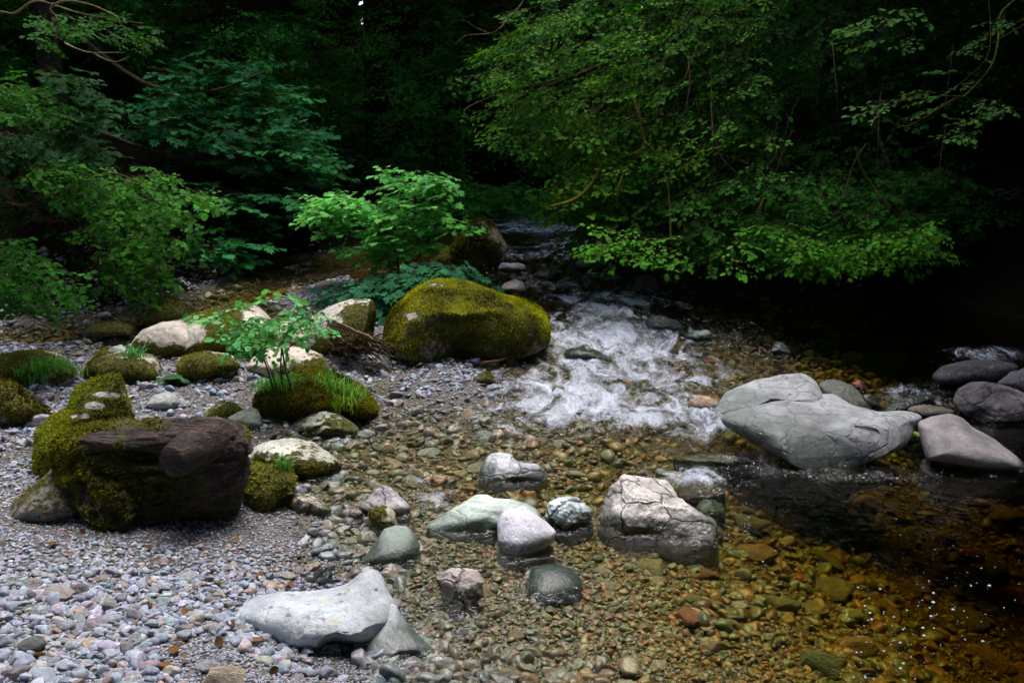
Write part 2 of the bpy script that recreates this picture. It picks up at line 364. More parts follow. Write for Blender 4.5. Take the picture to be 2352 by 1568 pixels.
soil_shade = np.clip(np.maximum(sstep(-.1, .15, soil_shade), sstep(.02, .25, ghill)), 0, 1)
wetg = 1 - sstep(-.005, .03, gh - gw + .012 * fbm(np.stack([gx, gy, 0*gx], -1) * 6, 3))
ground = mk('riverbed_ground', np.stack([gx, gy, gh], -1), gF, GROUND, attrs={'soil_shade': soil_shade, 'wet': wetg})
tag(ground, kind='structure')
# ------------------------------------------------------------------ water sheet
BLOBS = [ # u, v, ru, rv, strength : white water, plus ripple reflections painted as foam far upstream
 (1400, 938, 280, 46, 1.05), (1580, 955, 140, 30, .95), (1240, 905, 130, 60, .85), (1450, 875, 210, 52, .9), (1350, 790, 160, 52, .95), (1500, 815, 150, 50, .85), (1410, 745, 150, 34, .85), (1380, 712, 110, 22, .75), (1470, 775, 120, 30, .8), (1230, 960, 90, 25, .6),
 (1330, 690, 90, 22, .6), (1430, 640, 75, 14, .8), (1360, 630, 40, 9, .5), (1260, 625, 60, 22, .42), (1290, 522, 190, 18, 1.2), (1200, 508, 90, 18, 1.1), (1350, 560, 180, 14, 1.), (1250, 585, 150, 14, .85), (1450, 590, 120, 8, .6), (1430, 685, 130, 24, .85), (1560, 700, 90, 12, .5), (1300, 655, 130, 18, .85), (1350, 605, 120, 14, .6), (1180, 612, 40, 9, .3),
 (1660, 985, 110, 26, 1.), (1720, 1010, 40, 20, .6), (1770, 1045, 70, 30, 1.), (1610, 1100, 70, 22, .95), (1540, 1090, 60, 24, .5), (1560, 1040, 60, 20, .4), (1710, 975, 60, 18, .8),
 (2280, 812, 90, 17, .75), (2200, 808, 50, 9, .5), (2100, 905, 80, 24, .7), (2060, 925, 50, 14, .6), (2160, 925, 50, 16, .75), (2010, 1092, 110, 9, .55), (1900, 1085, 50, 12, .6), (1700, 1190, 45, 40, .34), (990, 1150, 55, 32, .6), (940, 1120, 60, 20, .35),
 (960, 1075, 90, 26, .28), (760, 1000, 30, 14, .3), (690, 610, 50, 14, .4), (1500, 1230, 130, 14, .25), (1080, 600, 70, 14, .35), (780, 1012, 25, 8, .5), (1180, 980, 60, 18, .35), (1300, 965, 60, 14, .6)]
def build_water():
    wx, wy, wF, wi = grid(axis(-30, -4, 4.6, 30, .017, 1.08), axis(-12, 2.2, 9.5, 26, .017, 1.05))
    z = W(wx, wy); P = np.stack([wx, wy, z], -1)
    u, v, d = proj(P); ok = d > .5
    foam = np.zeros(len(wx)); turb = np.zeros(len(wx))
    for (bu, bv, ru, rv, s) in BLOBS:
        q = ((u - bu) / ru) ** 2 + ((v - bv) / rv) ** 2
        g = np.where(ok, s * np.exp(-q ** 1.3 * .9), 0); foam = np.maximum(foam, g) + .25 * np.minimum(foam, g)
        g2 = np.where(ok, min(s * 1.2, 1) * np.exp(-q * .35), 0); turb = np.maximum(turb, g2)
    # whole riffle belt is broken water
    belt = sstep(5.3, 5.9, wy) * (1 - sstep(7.8, 9.5, wy)) * sstep(-.3, .1, wx) * (1 - sstep(1.6, 2.6, wx))
    far = sstep(8, 10, wy); turb = np.clip(np.maximum.reduce([turb, belt * .7, far * .8, .07 + 0 * far]), 0, 1)
    foam = np.clip(foam, 0, 1.1)
    Q = np.stack([wx * 1.3, wy * .8, 0 * wx], -1); warp = np.stack([fbm(Q * 2, 2), fbm(Q * 2 + 9, 2), 0 * wx], -1) * .35
    ch = 1 - np.abs(fbm((Q + warp) * 6., 4, .55)) * 2.2
    z = z + turb ** 1.5 * (.030 * ch - .012) + foam * .012 * fbm(Q * 16, 3) + .0022 * fbm(Q * 5, 2)
    z += foam * .012
    V = np.stack([wx, wy, z], -1); n = len(V)
    ny, nx = wi.shape
    ring = np.concatenate([wi[0, :], wi[1:, -1], wi[-1, -2::-1], wi[-2:0:-1, 0]])
    B = V[ring].copy(); B[:, 2] = -3.; m = len(ring); k = np.arange(m); k2 = (k + 1) % m
    side = np.stack([ring[k], n + k, n + k2, ring[k2]], -1)
    V = np.concatenate([V, B]); bottom = (n + k[::-1])[None, :]
    z0 = np.zeros(m)
    return mk('water', V, [wF, side, bottom], water_material(), attrs={'foam': np.concatenate([foam, z0]), 'turb': np.concatenate([turb, z0])})
water = build_water(); tag(water, kind='structure')
# ------------------------------------------------------------------ rocks
S = .3401
OF = {4: (0, 517.4), 5: (776.2, 517.4), 6: (1552.3, 517.4), 7: (0, 1034.9), 8: (776.2, 1034.9), 9: (1552.3, 1034.9)}
def Z(k, pts): ox, oy = OF[k]; return [(ox + S * x, oy + S * y) for x, y in pts]
def outline(poly, n=360, sm=3.0, ext=.1):
    P = np.array(poly, float); x0, y0 = P.min(0); x1, y1 = P.max(0)
    # area centroid
    X, Y = P[:, 0], P[:, 1]; X2, Y2 = np.roll(X, -1), np.roll(Y, -1); cr = X * Y2 - X2 * Y; A = cr.sum() / 2
    c = np.array([((X + X2) * cr).sum(), ((Y + Y2) * cr).sum()]) / (6 * A)
    Q = P - c; Q[:, 1] = np.where(Q[:, 1] > 0, Q[:, 1] * (1 + ext), Q[:, 1])
    th = np.arange(n) / n * 2 * PI; r = np.zeros(n)
    D = np.stack([np.cos(th), np.sin(th)], -1)
    for i in range(len(Q)):
        a = Q[i]; b = Q[(i + 1) % len(Q)]; e = b - a
        den = D[:, 0] * e[1] - D[:, 1] * e[0]; den = np.where(np.abs(den) < 1e-9, 1e-9, den)
        t = (a[0] * e[1] - a[1] * e[0]) / den; s = (a[0] * D[:, 1] - a[1] * D[:, 0]) / den
        r = np.where((s >= 0) & (s <= 1) & (t > r), t, r)
    k = np.arange(-20, 21); g = np.exp(-(k / sm) ** 2 / 2); g /= g.sum()
    r = sum(w * np.roll(r, kk) for w, kk in zip(g, k))
    return c, r
LAST={}
def body(poly, res=6, thick=.8, shear=.5, amp=.05, freq=1., facets=(), nf=0, seed=0, vb=None, dc=None, fine=.02, rough_axis=(1, 1, 1), sm=3., ext=.1, push=.5, bed=False, bulk=.85, ridge=0., ref=None, flare=1.3, fs=None):
    c, r = outline(poly, sm=sm, ext=ext)
    P = np.array(poly); vmax = P[:, 1].max() if vb is None else vb
    hw = (P[:, 0].max() - P[:, 0].min()) / 2; hb = vmax - c[1]
    V, F = ico(res); q = V.copy()
    rg = np.random.default_rng(seed)
    fl = [(np.array(n, float) / np.linalg.norm(n), o) for n, o in facets]
    for _ in range(nf):
        n = rg.normal(size=3); n /= np.linalg.norm(n); fl.append((n, rg.uniform(.55, .8)))
    for n, o in fl: q = q - np.maximum(0, q @ n - o)[:, None] * n * .96
    if fl:
        E = np.concatenate([F[:, [0, 1]], F[:, [1, 2]], F[:, [2, 0]]]); dg = np.bincount(E.ravel(), minlength=len(V)).astype(float)
        for _ in range(fs if fs is not None else (3 if res < 7 else 8)):
            q = q * .4 + .6 * np.stack([(np.bincount(E[:, 0], q[E[:, 1], c_], len(V)) + np.bincount(E[:, 1], q[E[:, 0], c_], len(V))) / dg for c_ in range(3)], 1)
    # unit ball axes: x right, y down in the picture, z away
    s = np.hypot(q[:, 0], q[:, 1]); th = np.arctan2(q[:, 1], q[:, 0]) % (2 * PI)
    rr = np.interp(th, np.arange(361) / 360 * 2 * PI, np.append(r, r[0]))
    sb = s ** bulk
    if ref is not None:
        dl, cv, sh = LAST['p']; dc = dl + sh * (cv - c[1]) / FPX * dl + ref; shear = sh if 'own' not in LAST else shear
    zc = None
    if dc is None:
        G, db = hitG(c[0], vmax, bed); zc = G[2]
        Dm = thick * hw / FPX * db
        dc = db + shear * hb / FPX * db + push * Dm
    Dm = thick * hw / FPX * dc; LAST['p'] = (dc, c[1], shear)
    u = c[0] + rr * sb * np.cos(th); v = c[1] + rr * sb * np.sin(th)
    d = dc + shear * (c[1] - v) / FPX * dc + q[:, 2] * Dm
    X = at(u, v, d); R = hw / FPX * dc; N = normals(X, F)
    sx = np.array(rough_axis)
    o = rg.uniform(0, 60, 3)
    a = fbm(X / R * .9 * freq * sx + o, 5, .5); b = 1 - np.abs(fbm(X / R * 1.7 * freq * sx + o + 5, 4)) * 3
    disp = amp * R * (a + ridge * b)
    disp = disp + fine * .5 * fbm(X * 28 * sx + o, 4, .6)
    X = X + N * disp[:, None]
    if zc is not None and flare:
        m = X[:, :2].mean(0); q = X[:, :2] - m; az = np.arctan2(q[:, 1], q[:, 0]); rad = np.hypot(q[:, 0], q[:, 1])
        band = np.abs(X[:, 2] - zc - .01) < .06 * R + .012; nb = 48; ib = ((az + PI) / (2 * PI) * nb).astype(int) % nb
        rz = np.array([rad[band & (ib == j)].max() if (band & (ib == j)).any() else np.nan for j in range(nb)])
        if np.isfinite(rz).sum() > nb // 3:
            rz = np.where(np.isfinite(rz), rz, np.nanmean(rz)); rz = np.convolve(np.concatenate([rz[-2:], rz, rz[:2]]), [.1, .2, .4, .2, .1], 'valid')
            low = np.clip((zc - X[:, 2]) / R, 0, 2); want = np.interp((az + PI) / (2 * PI) * nb - .5, np.arange(nb), rz) + np.minimum(.2 * low * R, .03)
            k = low > 0; nr = np.where(k, rad + (np.maximum(want, rad) - rad) * sstep(0, .06, low), rad)
            X[:, :2] = m + q * (nr / np.maximum(rad, 1e-6))[:, None]; X[:, 2] -= low * R * 1.6
    return X, F
ROCKS = []
def moss_tufts(name, X, F, mask, root, O, density, length, colA, colB, seed=1, thick=1.):
    rg = np.random.default_rng(seed)
    fa = np.cross(X[F[:, 1]] - X[F[:, 0]], X[F[:, 2]] - X[F[:, 0]]); ar = np.linalg.norm(fa, axis=1) / 2; fn = fa / (2 * ar[:, None] + 1e-12)
    mk_ = mask[F].mean(1); p = ar * sstep(.42, .7, mk_)
    cen = X[F].mean(1); toc = CAM - cen; toc /= np.linalg.norm(toc, axis=1, keepdims=True)
    p = p * np.where((fn * toc).sum(1) > -.35, 1, .15)
    p = p * (cen[:, 2] > H(cen[:, 0], cen[:, 1]) - .02)
    tot = p.sum(); n = int(min(tot * density * 1.5, 42000))
    if n < 30: return None
    f = rg.choice(len(F), n, p=p / tot); w = rg.dirichlet((1, 1, 1), n)
    B = (X[F[f]] * w[:, :, None]).sum(1); N = fn[f]
    t1 = rg.normal(size=(n, 3)); t1 -= (t1 * N).sum(1, keepdims=True) * N; t1 /= np.linalg.norm(t1, axis=1, keepdims=True)
    L = length * rg.uniform(.4, 1.3, n)[:, None] * (.5 + mk_[f])[:, None]
    d = N + rg.normal(size=(n, 3)) * .55 - np.array([0, 0, .35]); d /= np.linalg.norm(d, axis=1, keepdims=True)
    wd = L * .34 * thick
    V = np.stack([B - t1 * wd - N * .002, B + t1 * wd - N * .002, B + d * L], 1).reshape(-1, 3)
    nz = fbm(B * 6 + 3, 4) * 1.7 + rg.normal(size=n) * .22 + .5
    nz = np.clip(nz + .25 * (N[:, 2] - .3), 0, 1)[:, None]
    c = np.array(colA) * (1 - nz) + np.array(colB) * nz
    c = c * rg.uniform(.6, 1.3, (n, 1))
    c3 = np.repeat(c, 3, 0); FF = np.arange(3 * n).reshape(-1, 3)
    return mk(name, V - O, FF, MOSS, parent=root, cols={'col': c3}, smooth=False)
def rock(label, cat, polys, col, moss=-1., mdir=(0, 0, 1), mk_amt=.5, vein=.25, pits=.35, wet=.035, algae=0., group=None, name='boulder', mat=None, mossA=(.05, .045, .006), mossB=(.26, .25, .012), mlen=.010, mden=9000, spots=(), dz=0., **kw):
    """one boulder: one or more bodies merged; moss: mask bias (-1 none .. 1 full)"""
    Xs, Fs = [], []; n0 = 0
    for i, p in enumerate(polys):
        k = dict(kw)
        if isinstance(p, dict): k.update({a: b for a, b in p.items() if a != 'p'}); p = p['p']
        k.setdefault('seed', abs(hash_(label)) % 9999 + i)
        X, F = body(p, **k); X[:, 2] += dz; Xs.append(X); Fs.append(F + n0); n0 += len(X)
    X = np.concatenate(Xs); F = np.concatenate(Fs); N = normals(X, F)
    lo = X.min(0); hi = X.max(0); cx, cy = (lo[:2] + hi[:2]) / 2; O = np.array([cx, cy, float(H(cx, cy))])
    nz = fbm(X * 5.5 + 11, 4) * 1.3 + fbm(X * 26, 3) * .35
    md = np.array(mdir, float); md /= np.linalg.norm(md)
    mask = np.clip(.5 + moss + (N @ md) * mk_amt + nz * .45, 0, 1) if moss > -1 else np.zeros(len(X))
    wl = W(X[:, 0], X[:, 1]) + wet + .02 * fbm(X * 8, 3)
    inwater = sstep(-.25, .0, -(sd_poly(X[:, 0], X[:, 1], BAR)))
    wt = (1 - sstep(-.012, .012, X[:, 2] - wl)) * inwater
    al = np.clip(algae + algae * (1 - sstep(0, .25, X[:, 2] - wl)) * inwater + .45 * (1 - sstep(-.08, .02, X[:, 2] - wl)) * inwater, 0, 1)
    mask = mask * (1 - (1 - sstep(-.02, .02, X[:, 2] - wl + .03)) * inwater)
    A_ = {'moss': mask, 'wet': wt, 'algae': al}; pu, pv, _ = proj(X)
    for (an, su, sv_, ru, rv, st) in spots:
        g = np.exp(-(((pu - su) / ru) ** 2 + ((pv - sv_) / rv) ** 2) ** 1.5) * (1 + .8 * fbm(X * 14, 3)); A_[an] = np.clip(A_[an] + st * g, 0, 1)
    mask, wt, al = A_['moss'], A_['wet'], A_['algae']
    one = np.ones(len(X))
    o = mk(name, X - O, F, mat or ROCK, loc=O, attrs={'moss': mask, 'wet': wt, 'algae': al, 'vein': one * vein, 'pits': one * pits})
    o.color = (*col, 1); tag(o, label, cat, group); ROCKS.append((X, F))
    if moss > -1 and mden:
        mt = moss_tufts('moss', X, F, mask, o, O, mden, mlen, mossA, mossB, seed=kw.get('seed', 1))
        if mt: mt['kind'] = 'stuff'
    return o
def hash_(s):
    h = 7
    for ch in s: h = (h * 131 + ord(ch)) % 1000003
    return h
GREY = (.34, .35, .36); PALE = (.46, .43, .37); BLUE = (.40, .43, .48); TAN = (.36, .31, .27); DARK = (.07, .07, .075)
GM = 'mossy boulders on the left gravel bank'; GS = 'bare stones standing in the shallow water'; GD = 'dark boulders in the shaded stream'
# the big mossy boulder beside the rapids
rock('largest boulder, rounded, thick yellow-green moss, right beside the white rapids', 'boulder',
     [Z(5, [(303, 790), (318, 640), (360, 570), (440, 490), (500, 430), (600, 390), (700, 378), (850, 390), (980, 420), (1100, 470), (1230, 510), (1330, 560), (1388, 620), (1400, 700), (1395, 790), (1300, 855), (1200, 895), (1050, 930), (800, 950), (500, 935), (340, 870)])],
     (.32, .27, .22), moss=.25, mdir=(0, .1, 1), mk_amt=.3, res=7, thick=.85, shear=.45, amp=.11, seed=4, fs=40, facets=[((.1, .55, -.85), .62), ((0, -.7, -.7), .8)], spots=[('moss', 945, 725, 20, 12, -.6), ('moss', 1000, 655, 30, 7, -.5)],
     mossA=(.055, .05, .004), mossB=(.46, .45, .016), mlen=.010, mden=22000)
# wedge
rock('tall wedge-shaped mossy boulder with a bare stone ridge, behind the rotten log', 'boulder',
     [Z(4, [(232, 1400), (310, 1270), (425, 1190), (470, 1070), (520, 1020), (620, 1000), (720, 992), (800, 1000), (880, 1075), (945, 1170), (985, 1290), (995, 1400), (970, 1560), (600, 1700), (300, 1720), (235, 1690), (226, 1560)])],
     (.36, .33, .32), moss=.22, mdir=(0, -.6, .6), mk_amt=.3, res=7, thick=.75, shear=.35, amp=.02, fs=2, seed=8, spots=[('moss', 240, 905, 38, 9, -.9), ('moss', 215, 930, 30, 10, -.9), ('moss', 185, 955, 26, 8, -.7)], facets=[((-.55, -.7, -.45), .42), ((.5, .02, -.86), .42), ((.9, -.3, -.1), .7)], sm=2.2,
     mossA=(.03, .03, .004), mossB=(.25, .28, .012), mden=20000)
rock('low mossy boulder cut by the left picture edge, nearest the gravel', 'boulder',
     [Z(4, [(-160, 1120), (-60, 1050), (0, 1040), (90, 1050), (160, 1110), (240, 1180), (345, 1265), (260, 1310), (120, 1345), (-120, 1360)])], (.3, .28, .26), moss=.3, mk_amt=.2, thick=.9, group=GM, mossA=(.04, .03, .004), mossB=(.16, .14, .01), mlen=.013)
rock('flat-topped mossy boulder with a grass clump, at the left edge', 'boulder',
     [Z(4, [(-150, 970), (-40, 880), (60, 860), (200, 840), (320, 830), (400, 850), (450, 900), (440, 970), (300, 1050), (150, 1065), (-120, 1060)])], (.4, .37, .33), moss=.12, mdir=(0, -1, .2), mk_amt=.5, thick=.9, group=GM)
rock('small round boulder, mossy cap over bare grey base, next to the grass clump', 'boulder',
     [Z(4, [(252, 1010), (285, 955), (360, 928), (440, 935), (500, 960), (522, 1000), (495, 1045), (430, 1085), (340, 1100), (270, 1085)])], (.33, .34, .36), moss=.02, mdir=(0, 0, 1), mk_amt=.5, thick=.9, group=GM, res=5)
rock('squat rounded boulder all dark brown-green moss, behind the wedge boulder', 'boulder',
     [Z(4, [(568, 1000), (600, 930), (680, 885), (800, 865), (930, 868), (1030, 880), (1090, 920), (1105, 970), (1095, 1030), (1000, 1058), (850, 1062), (700, 1045), (590, 1015)])], (.4, .37, .33), moss=.22, mdir=(0, -1, -.1), mk_amt=.45, thick=.9, group=GM, amp=.08)
rock('mossy boulder with pale lichen top, alone in the middle of the pale gravel', 'boulder',
     [Z(4, [(1188, 950), (1230, 890), (1320, 858), (1430, 852), (1540, 868), (1600, 905), (1628, 950), (1540, 992), (1420, 1030), (1290, 1058), (1210, 1015)])], (.4, .4, .3), moss=.1, mdir=(0, -1, -.2), mk_amt=.5, thick=.9, group=GM, amp=.06)
rock('long two-humped boulder, bare pale left end and mossy right dome', 'boulder',
     [Z(4, [(1100, 880), (1180, 700), (1240, 655), (1330, 600), (1450, 560), (1560, 515), (1650, 512), (1730, 540), (1800, 590), (1850, 640), (1880, 740), (1850, 850), (1700, 885), (1500, 870), (1350, 890)]),
      dict(p=Z(4, [(885, 800), (960, 700), (1100, 655), (1240, 640), (1350, 700), (1400, 800), (1350, 870), (1100, 885), (950, 855)]), push=.35)],
     (.46, .42, .36), moss=.12, mdir=(.5, -.7, .15), mk_amt=.5, thick=.8, shear=.6, amp=.09, vb=820, mden=12000, spots=[('moss', 390, 765, 95, 28, -1.), ('moss', 590, 725, 35, 25, -.7)])
rock('low sandy-coloured shoulder of stone between the sapling stems and the twig heap', 'boulder',
     [Z(4, [(1780, 700), (1850, 655), (1960, 650), (2060, 690), (2115, 760), (2120, 815), (2000, 845), (1830, 850)])], (.5, .42, .34), moss=-.2, mdir=(.5, -.8, -.5), mk_amt=.5, thick=.9, vb=812)
rock('pale angular boulder with a dark moss patch, left of the big mossy boulder', 'boulder',
     [[(682, 775), (712, 732), (758, 702), (808, 687), (850, 687), (876, 698), (887, 730), (888, 772), (860, 800), (790, 815), (715, 812)]], (.5, .46, .42), moss=.03, mdir=(.6, -.7, -.35), mk_amt=.55, thick=.75, shear=.5, amp=.09, nf=4)
rock('smooth sand-coloured dome behind the sapling, mossy on its right side', 'boulder',
     [Z(4, [(1640, 955), (1720, 880), (1830, 830), (1950, 808), (2050, 828), (2130, 850), (2190, 890), (2205, 960), (2180, 1020), (2000, 1050), (1850, 1040), (1720, 1000)])], (.52, .46, .38), moss=-.12, mdir=(1, -.35, -.2), mk_amt=.75, thick=.8, shear=.7, amp=.05)
rock('shaggy dark moss mound carrying the sapling and grass, beside the shallows', 'boulder',
     [Z(4, [(1715, 1190), (1765, 1125), (1850, 1080), (1960, 1055), (2010, 1000), (2110, 990), (2250, 1020), (2360, 1070), (2450, 1110), (2530, 1200), (2560, 1260), (2480, 1290), (2340, 1300), (2200, 1310), (2000, 1335), (1850, 1335), (1740, 1280)])], (.35, .33, .3), moss=.4, mk_amt=.1, thick=.75, amp=.14, res=7, mlen=.012, mden=26000, mossA=(.035, .03, .004), mossB=(.2, .18, .012))
rock('small pale stone with a mossy flank, left of the smooth grey-green one', 'stone',
     [Z(4, [(1353, 1302), (1400, 1240), (1460, 1200), (1540, 1188), (1600, 1213), (1642, 1250), (1560, 1300), (1500, 1320), (1400, 1320)])], (.44, .46, .34), moss=.0, mdir=(.6, -.7, .1), mk_amt=.5, res=5, group=GM)
rock('smooth grey-green stone leaning against the shaggy moss mound', 'stone',
     [Z(4, [(1500, 1325), (1590, 1265), (1680, 1238), (1735, 1238), (1760, 1290), (1765, 1350), (1700, 1370), (1600, 1350)])], (.34, .38, .31), moss=-1, algae=.35, res=5)
rock('long pale slab lying just behind the log, moss on its right end', 'stone',
     [Z(4, [(1035, 1355), (1100, 1325), (1250, 1310), (1450, 1310), (1600, 1318), (1660, 1360), (1695, 1410), (1680, 1470), (1500, 1490), (1200, 1450), (1050, 1400)])], (.46, .46, .38), moss=-.15, mdir=(1, -.2, .3), mk_amt=.6, thick=.5, shear=.8)
rock('pale cream stone with a black-green mossy front, in the shallows below the moss mound', 'stone',
     [Z(4, [(1938, 1365), (2010, 1300), (2100, 1253), (2200, 1243), (2290, 1268), (2350, 1310), (2420, 1365), (2435, 1400), (2350, 1420), (2200, 1415), (2080, 1412), (1950, 1405)])], (.52, .53, .44), moss=.0, mdir=(.35, -1, -.1), mk_amt=.55, thick=.8, nf=3, shear=.8)
rock('broad pale cream rock with moss tufts on its lower right, by the log end', 'boulder',
     [Z(4, [(1688, 1520), (1730, 1475), (1820, 1452), (1900, 1438), (2030, 1438), (2130, 1468), (2220, 1530), (2330, 1605), (2240, 1670), (2100, 1700), (1950, 1670), (1800, 1640), (1700, 1590)])], (.52, .53, .45), moss=-.18, mdir=(.6, -1, -.4), mk_amt=.7, thick=.8, shear=.9, vein=.5)
rock('low grey-brown striped rock with mossy streaks, under the left end of the log', 'boulder',
     [Z(7, [(43, 440), (80, 350), (200, 250), (330, 150), (400, 90), (520, 150), (600, 240), (600, 360), (520, 425), (400, 465), (300, 492), (150, 484), (60, 474)])], (.22, .2, .17), moss=.0, mdir=(.4, -.1, .6), mk_amt=.3, thick=.8, shear=.5, rough_axis=(1, 1, 3), mden=5000)
rock('grey rock with a bright moss stripe, wedged at the right end of the log', 'boulder',
     [Z(7, [(1660, 60), (1750, 80), (1900, 90), (1970, 130), (2003, 190), (1985, 250), (1900, 310), (1850, 390), (1760, 425), (1690, 400), (1630, 300)])], (.34, .35, .34), moss=.12, mdir=(.6, -.2, .6), mk_amt=.35, thick=.8, mossB=(.25, .25, .01))
rock('small cream angular rock with dark speckles, right of the log', 'stone',
     [Z(7, [(1845, 395), (1870, 320), (1930, 290), (2050, 288), (2100, 278), (2150, 310), (2205, 360), (2245, 405), (2150, 430), (2000, 445), (1900, 425)])], (.46, .42, .38), moss=-.1, mk_amt=.1, res=5, nf=5, sm=2, mden=3000)
rock('small mossy green stone on the edge of the gravel patch, touching the foam', 'stone',
     [Z(5, [(905, 1045), (960, 1000), (1010, 983), (1045, 1010), (1045, 1055), (980, 1072)])], (.15, .15, .11), moss=.1, mdir=(1, 0, .3), mk_amt=.4, res=5)
# standing stones in the water
rock('big smooth grey rock in the foreground, cream lichen blotches, half on gravel', 'boulder',
     [Z(8, [(-732, 1130), (-692, 1070), (-580, 1000), (-380, 955), (-220, 945), (-80, 920), (0, 900), (70, 880), (140, 812), (200, 785), (270, 790), (310, 860), (350, 960), (392, 1020), (402, 1100), (390, 1200), (385, 1320), (270, 1395), (100, 1380), (-80, 1362), (-280, 1350), (-380, 1340), (-530, 1270), (-680, 1180)]),
      dict(p=Z(8, [(250, 1100), (330, 1000), (400, 1040), (440, 1130), (560, 1250), (660, 1340), (672, 1395), (560, 1425), (400, 1445), (250, 1435), (180, 1395), (150, 1300)]), thick=.45, ref=-.05, ext=.12)],
     (.42, .46, .51), res=7, thick=.75, shear=1.0, amp=.05, seed=21, facets=[((.5, .75, -.4), .7)], sm=2.4, pits=1., vein=.12, wet=.03, ext=.06, fine=.006, spots=[('wet', 950, 1470, 75, 70, 1.), ('algae', 950, 1470, 75, 70, .8), ('wet', 850, 1490, 60, 16, .8)])
rock('angular stone with pale top and black wet split face, in front pool', 'stone',
     [Z(8, [(652, 860), (690, 820), (790, 782), (960, 778), (988, 880), (992, 975), (900, 1050), (820, 1085), (740, 1065), (700, 1015), (678, 930)])], (.36, .32, .31), nf=3, sm=1.6, thick=.8, amp=.09, facets=[((.4, -.85, -.35), .55), ((-.7, .2, -.7), .55), ((.7, .35, -.6), .6)], vein=.9, wet=.06, group=GS, shear=.6)
rock('dark green egg-shaped stone, mostly under water, right of the split stone', 'stone',
     [Z(8, [(1258, 910), (1288, 835), (1312, 790), (1400, 766), (1500, 770), (1580, 798), (1650, 868), (1662, 925), (1600, 975), (1500, 1010), (1350, 1030), (1288, 1000)])], (.17, .22, .21), thick=.8, amp=.03, wet=.12, algae=.7, vein=.05, pits=0, group=GS, shear=1., vb=1342, fine=.006)
rock('dark green cone stone with a shiny grey cap, left of the mint-coloured rock', 'stone',
     [Z(8, [(95, 775), (200, 680), (262, 600), (310, 525), (390, 498), (470, 510), (530, 575), (560, 650), (540, 705), (440, 770), (300, 788), (150, 785)])], (.33, .40, .38), thick=.8, amp=.03, wet=.05, algae=.35, vein=.1, pits=.1, group=GS, shear=.9, vb=1285, fine=.006)
rock('wide mint-green angular rock, behind the lavender rounded stone', 'boulder',
     [Z(8, [(575, 515), (680, 440), (800, 370), (950, 290), (1080, 285), (1200, 295), (1300, 350), (1360, 400), (1405, 480), (1350, 545), (1100, 555), (900, 555), (700, 550), (600, 535)])], (.58, .70, .64), thick=.6, amp=.04, nf=2, facets=[((.05, -.8, -.6), .55), ((-.3, .3, -.9), .6)], sm=2, vein=.35, pits=.3, wet=.045, shear=.8, group=GS, fine=.006)
rock('lavender-white rounded triangular stone with a dark wet foot', 'stone',
     [Z(8, [(1078, 500), (1100, 430), (1150, 390), (1240, 388), (1340, 430), (1420, 490), (1477, 550), (1462, 600), (1390, 655), (1300, 695), (1200, 722), (1120, 685), (1080, 620)])], (.70, .70, .80), thick=.8, amp=.03, vein=.08, pits=.8, wet=.055, shear=.6, group=GS, fine=.006)
rock('crumbly pale blue-white rock between the lavender stone and the cracked one', 'stone',
     [Z(8, [(1398, 450), (1440, 360), (1500, 328), (1600, 330), (1680, 350), (1737, 410), (1700, 465), (1620, 495), (1520, 535), (1430, 505)])], (.58, .67, .70), thick=.8, amp=.13, nf=5, sm=1.5, vein=1., wet=.04, fine=.03, group=GS, ridge=.4)
rock('large whitish block split by deep cracks, standing in the pool', 'boulder',
     [Z(8, [(1735, 450), (1800, 330), (1850, 240), (1900, 200), (1925, 158), (2100, 152), (2230, 170), (2275, 230), (2290, 310), (2372, 370), (2462, 425), (2542, 465), (2562, 510), (2555, 600), (2280, 612), (2000, 610), (1850, 590), (1820, 550), (1765, 510)])], (.68, .64, .62), thick=.7, amp=.045, nf=1, facets=[((0, .35, -.9), .5), ((.2, -.85, -.5), .5), ((-.8, .1, -.5), .66)], sm=1.6, vein=1., wet=.07, shear=.8, res=7, ridge=.1, group=GS)
rock('low rock with two white dry humps and a dark submerged skirt, mid stream', 'stone',
     [Z(8, [(950, 140), (975, 60), (1030, 15), (1110, 8), (1200, 45), (1300, 75), (1400, 90), (1432, 140), (1390, 195), (1250, 238), (1080, 232), (970, 195)])], (.58, .61, .66), thick=.8, amp=.10, vein=.9, wet=.05, shear=1.1, group=GS, ridge=.3, nf=3, vb=1098)
rock('grey triangular rock with a ribbed side, left of the splashing gap', 'stone',
     [Z(8, [(130, 390), (200, 330), (260, 260), (320, 232), (390, 280), (450, 340), (492, 390), (450, 432), (380, 440), (330, 430), (250, 420), (180, 410)])], (.44, .43, .46), nf=4, sm=1.6, amp=.09, res=5, vein=.8, group=GS)
rock('little yellowish pointed rock with dark moss on its left', 'stone',
     [Z(8, [(208, 400), (260, 368), (340, 370), (390, 430), (412, 505), (330, 525), (250, 518), (218, 470)])], (.46, .43, .30), moss=-.1, mdir=(-1, -.2, .1), mk_amt=.6, nf=3, res=5, amp=.08)
rock('round pink pebble sitting in the shallows beside the pointed rocks', 'pebble', [Z(8, [(66, 418), (80, 395), (115, 383), (155, 390), (172, 420), (155, 450), (110, 458), (75, 445)])], (.52, .40, .42), res=4, amp=.03, name='pebble')
rock('dark streaked slate with a white edge, at the waterline above the foreground rock', 'stone', [Z(7, [(2045, 695), (2110, 655), (2210, 618), (2262, 628), (2295, 650), (2250, 685), (2150, 708), (2060, 710)])], (.30, .36, .38), nf=4, res=5, amp=.09, vein=1., sm=1.5)
rock('pale pointed triangular stone standing on the gravel shoreline', 'stone', [Z(7, [(1988, 640), (2030, 600), (2070, 568), (2090, 585), (2085, 630), (2060, 662), (2010, 662)])], (.52, .53, .56), nf=2, res=5, amp=.04, sm=1.5)
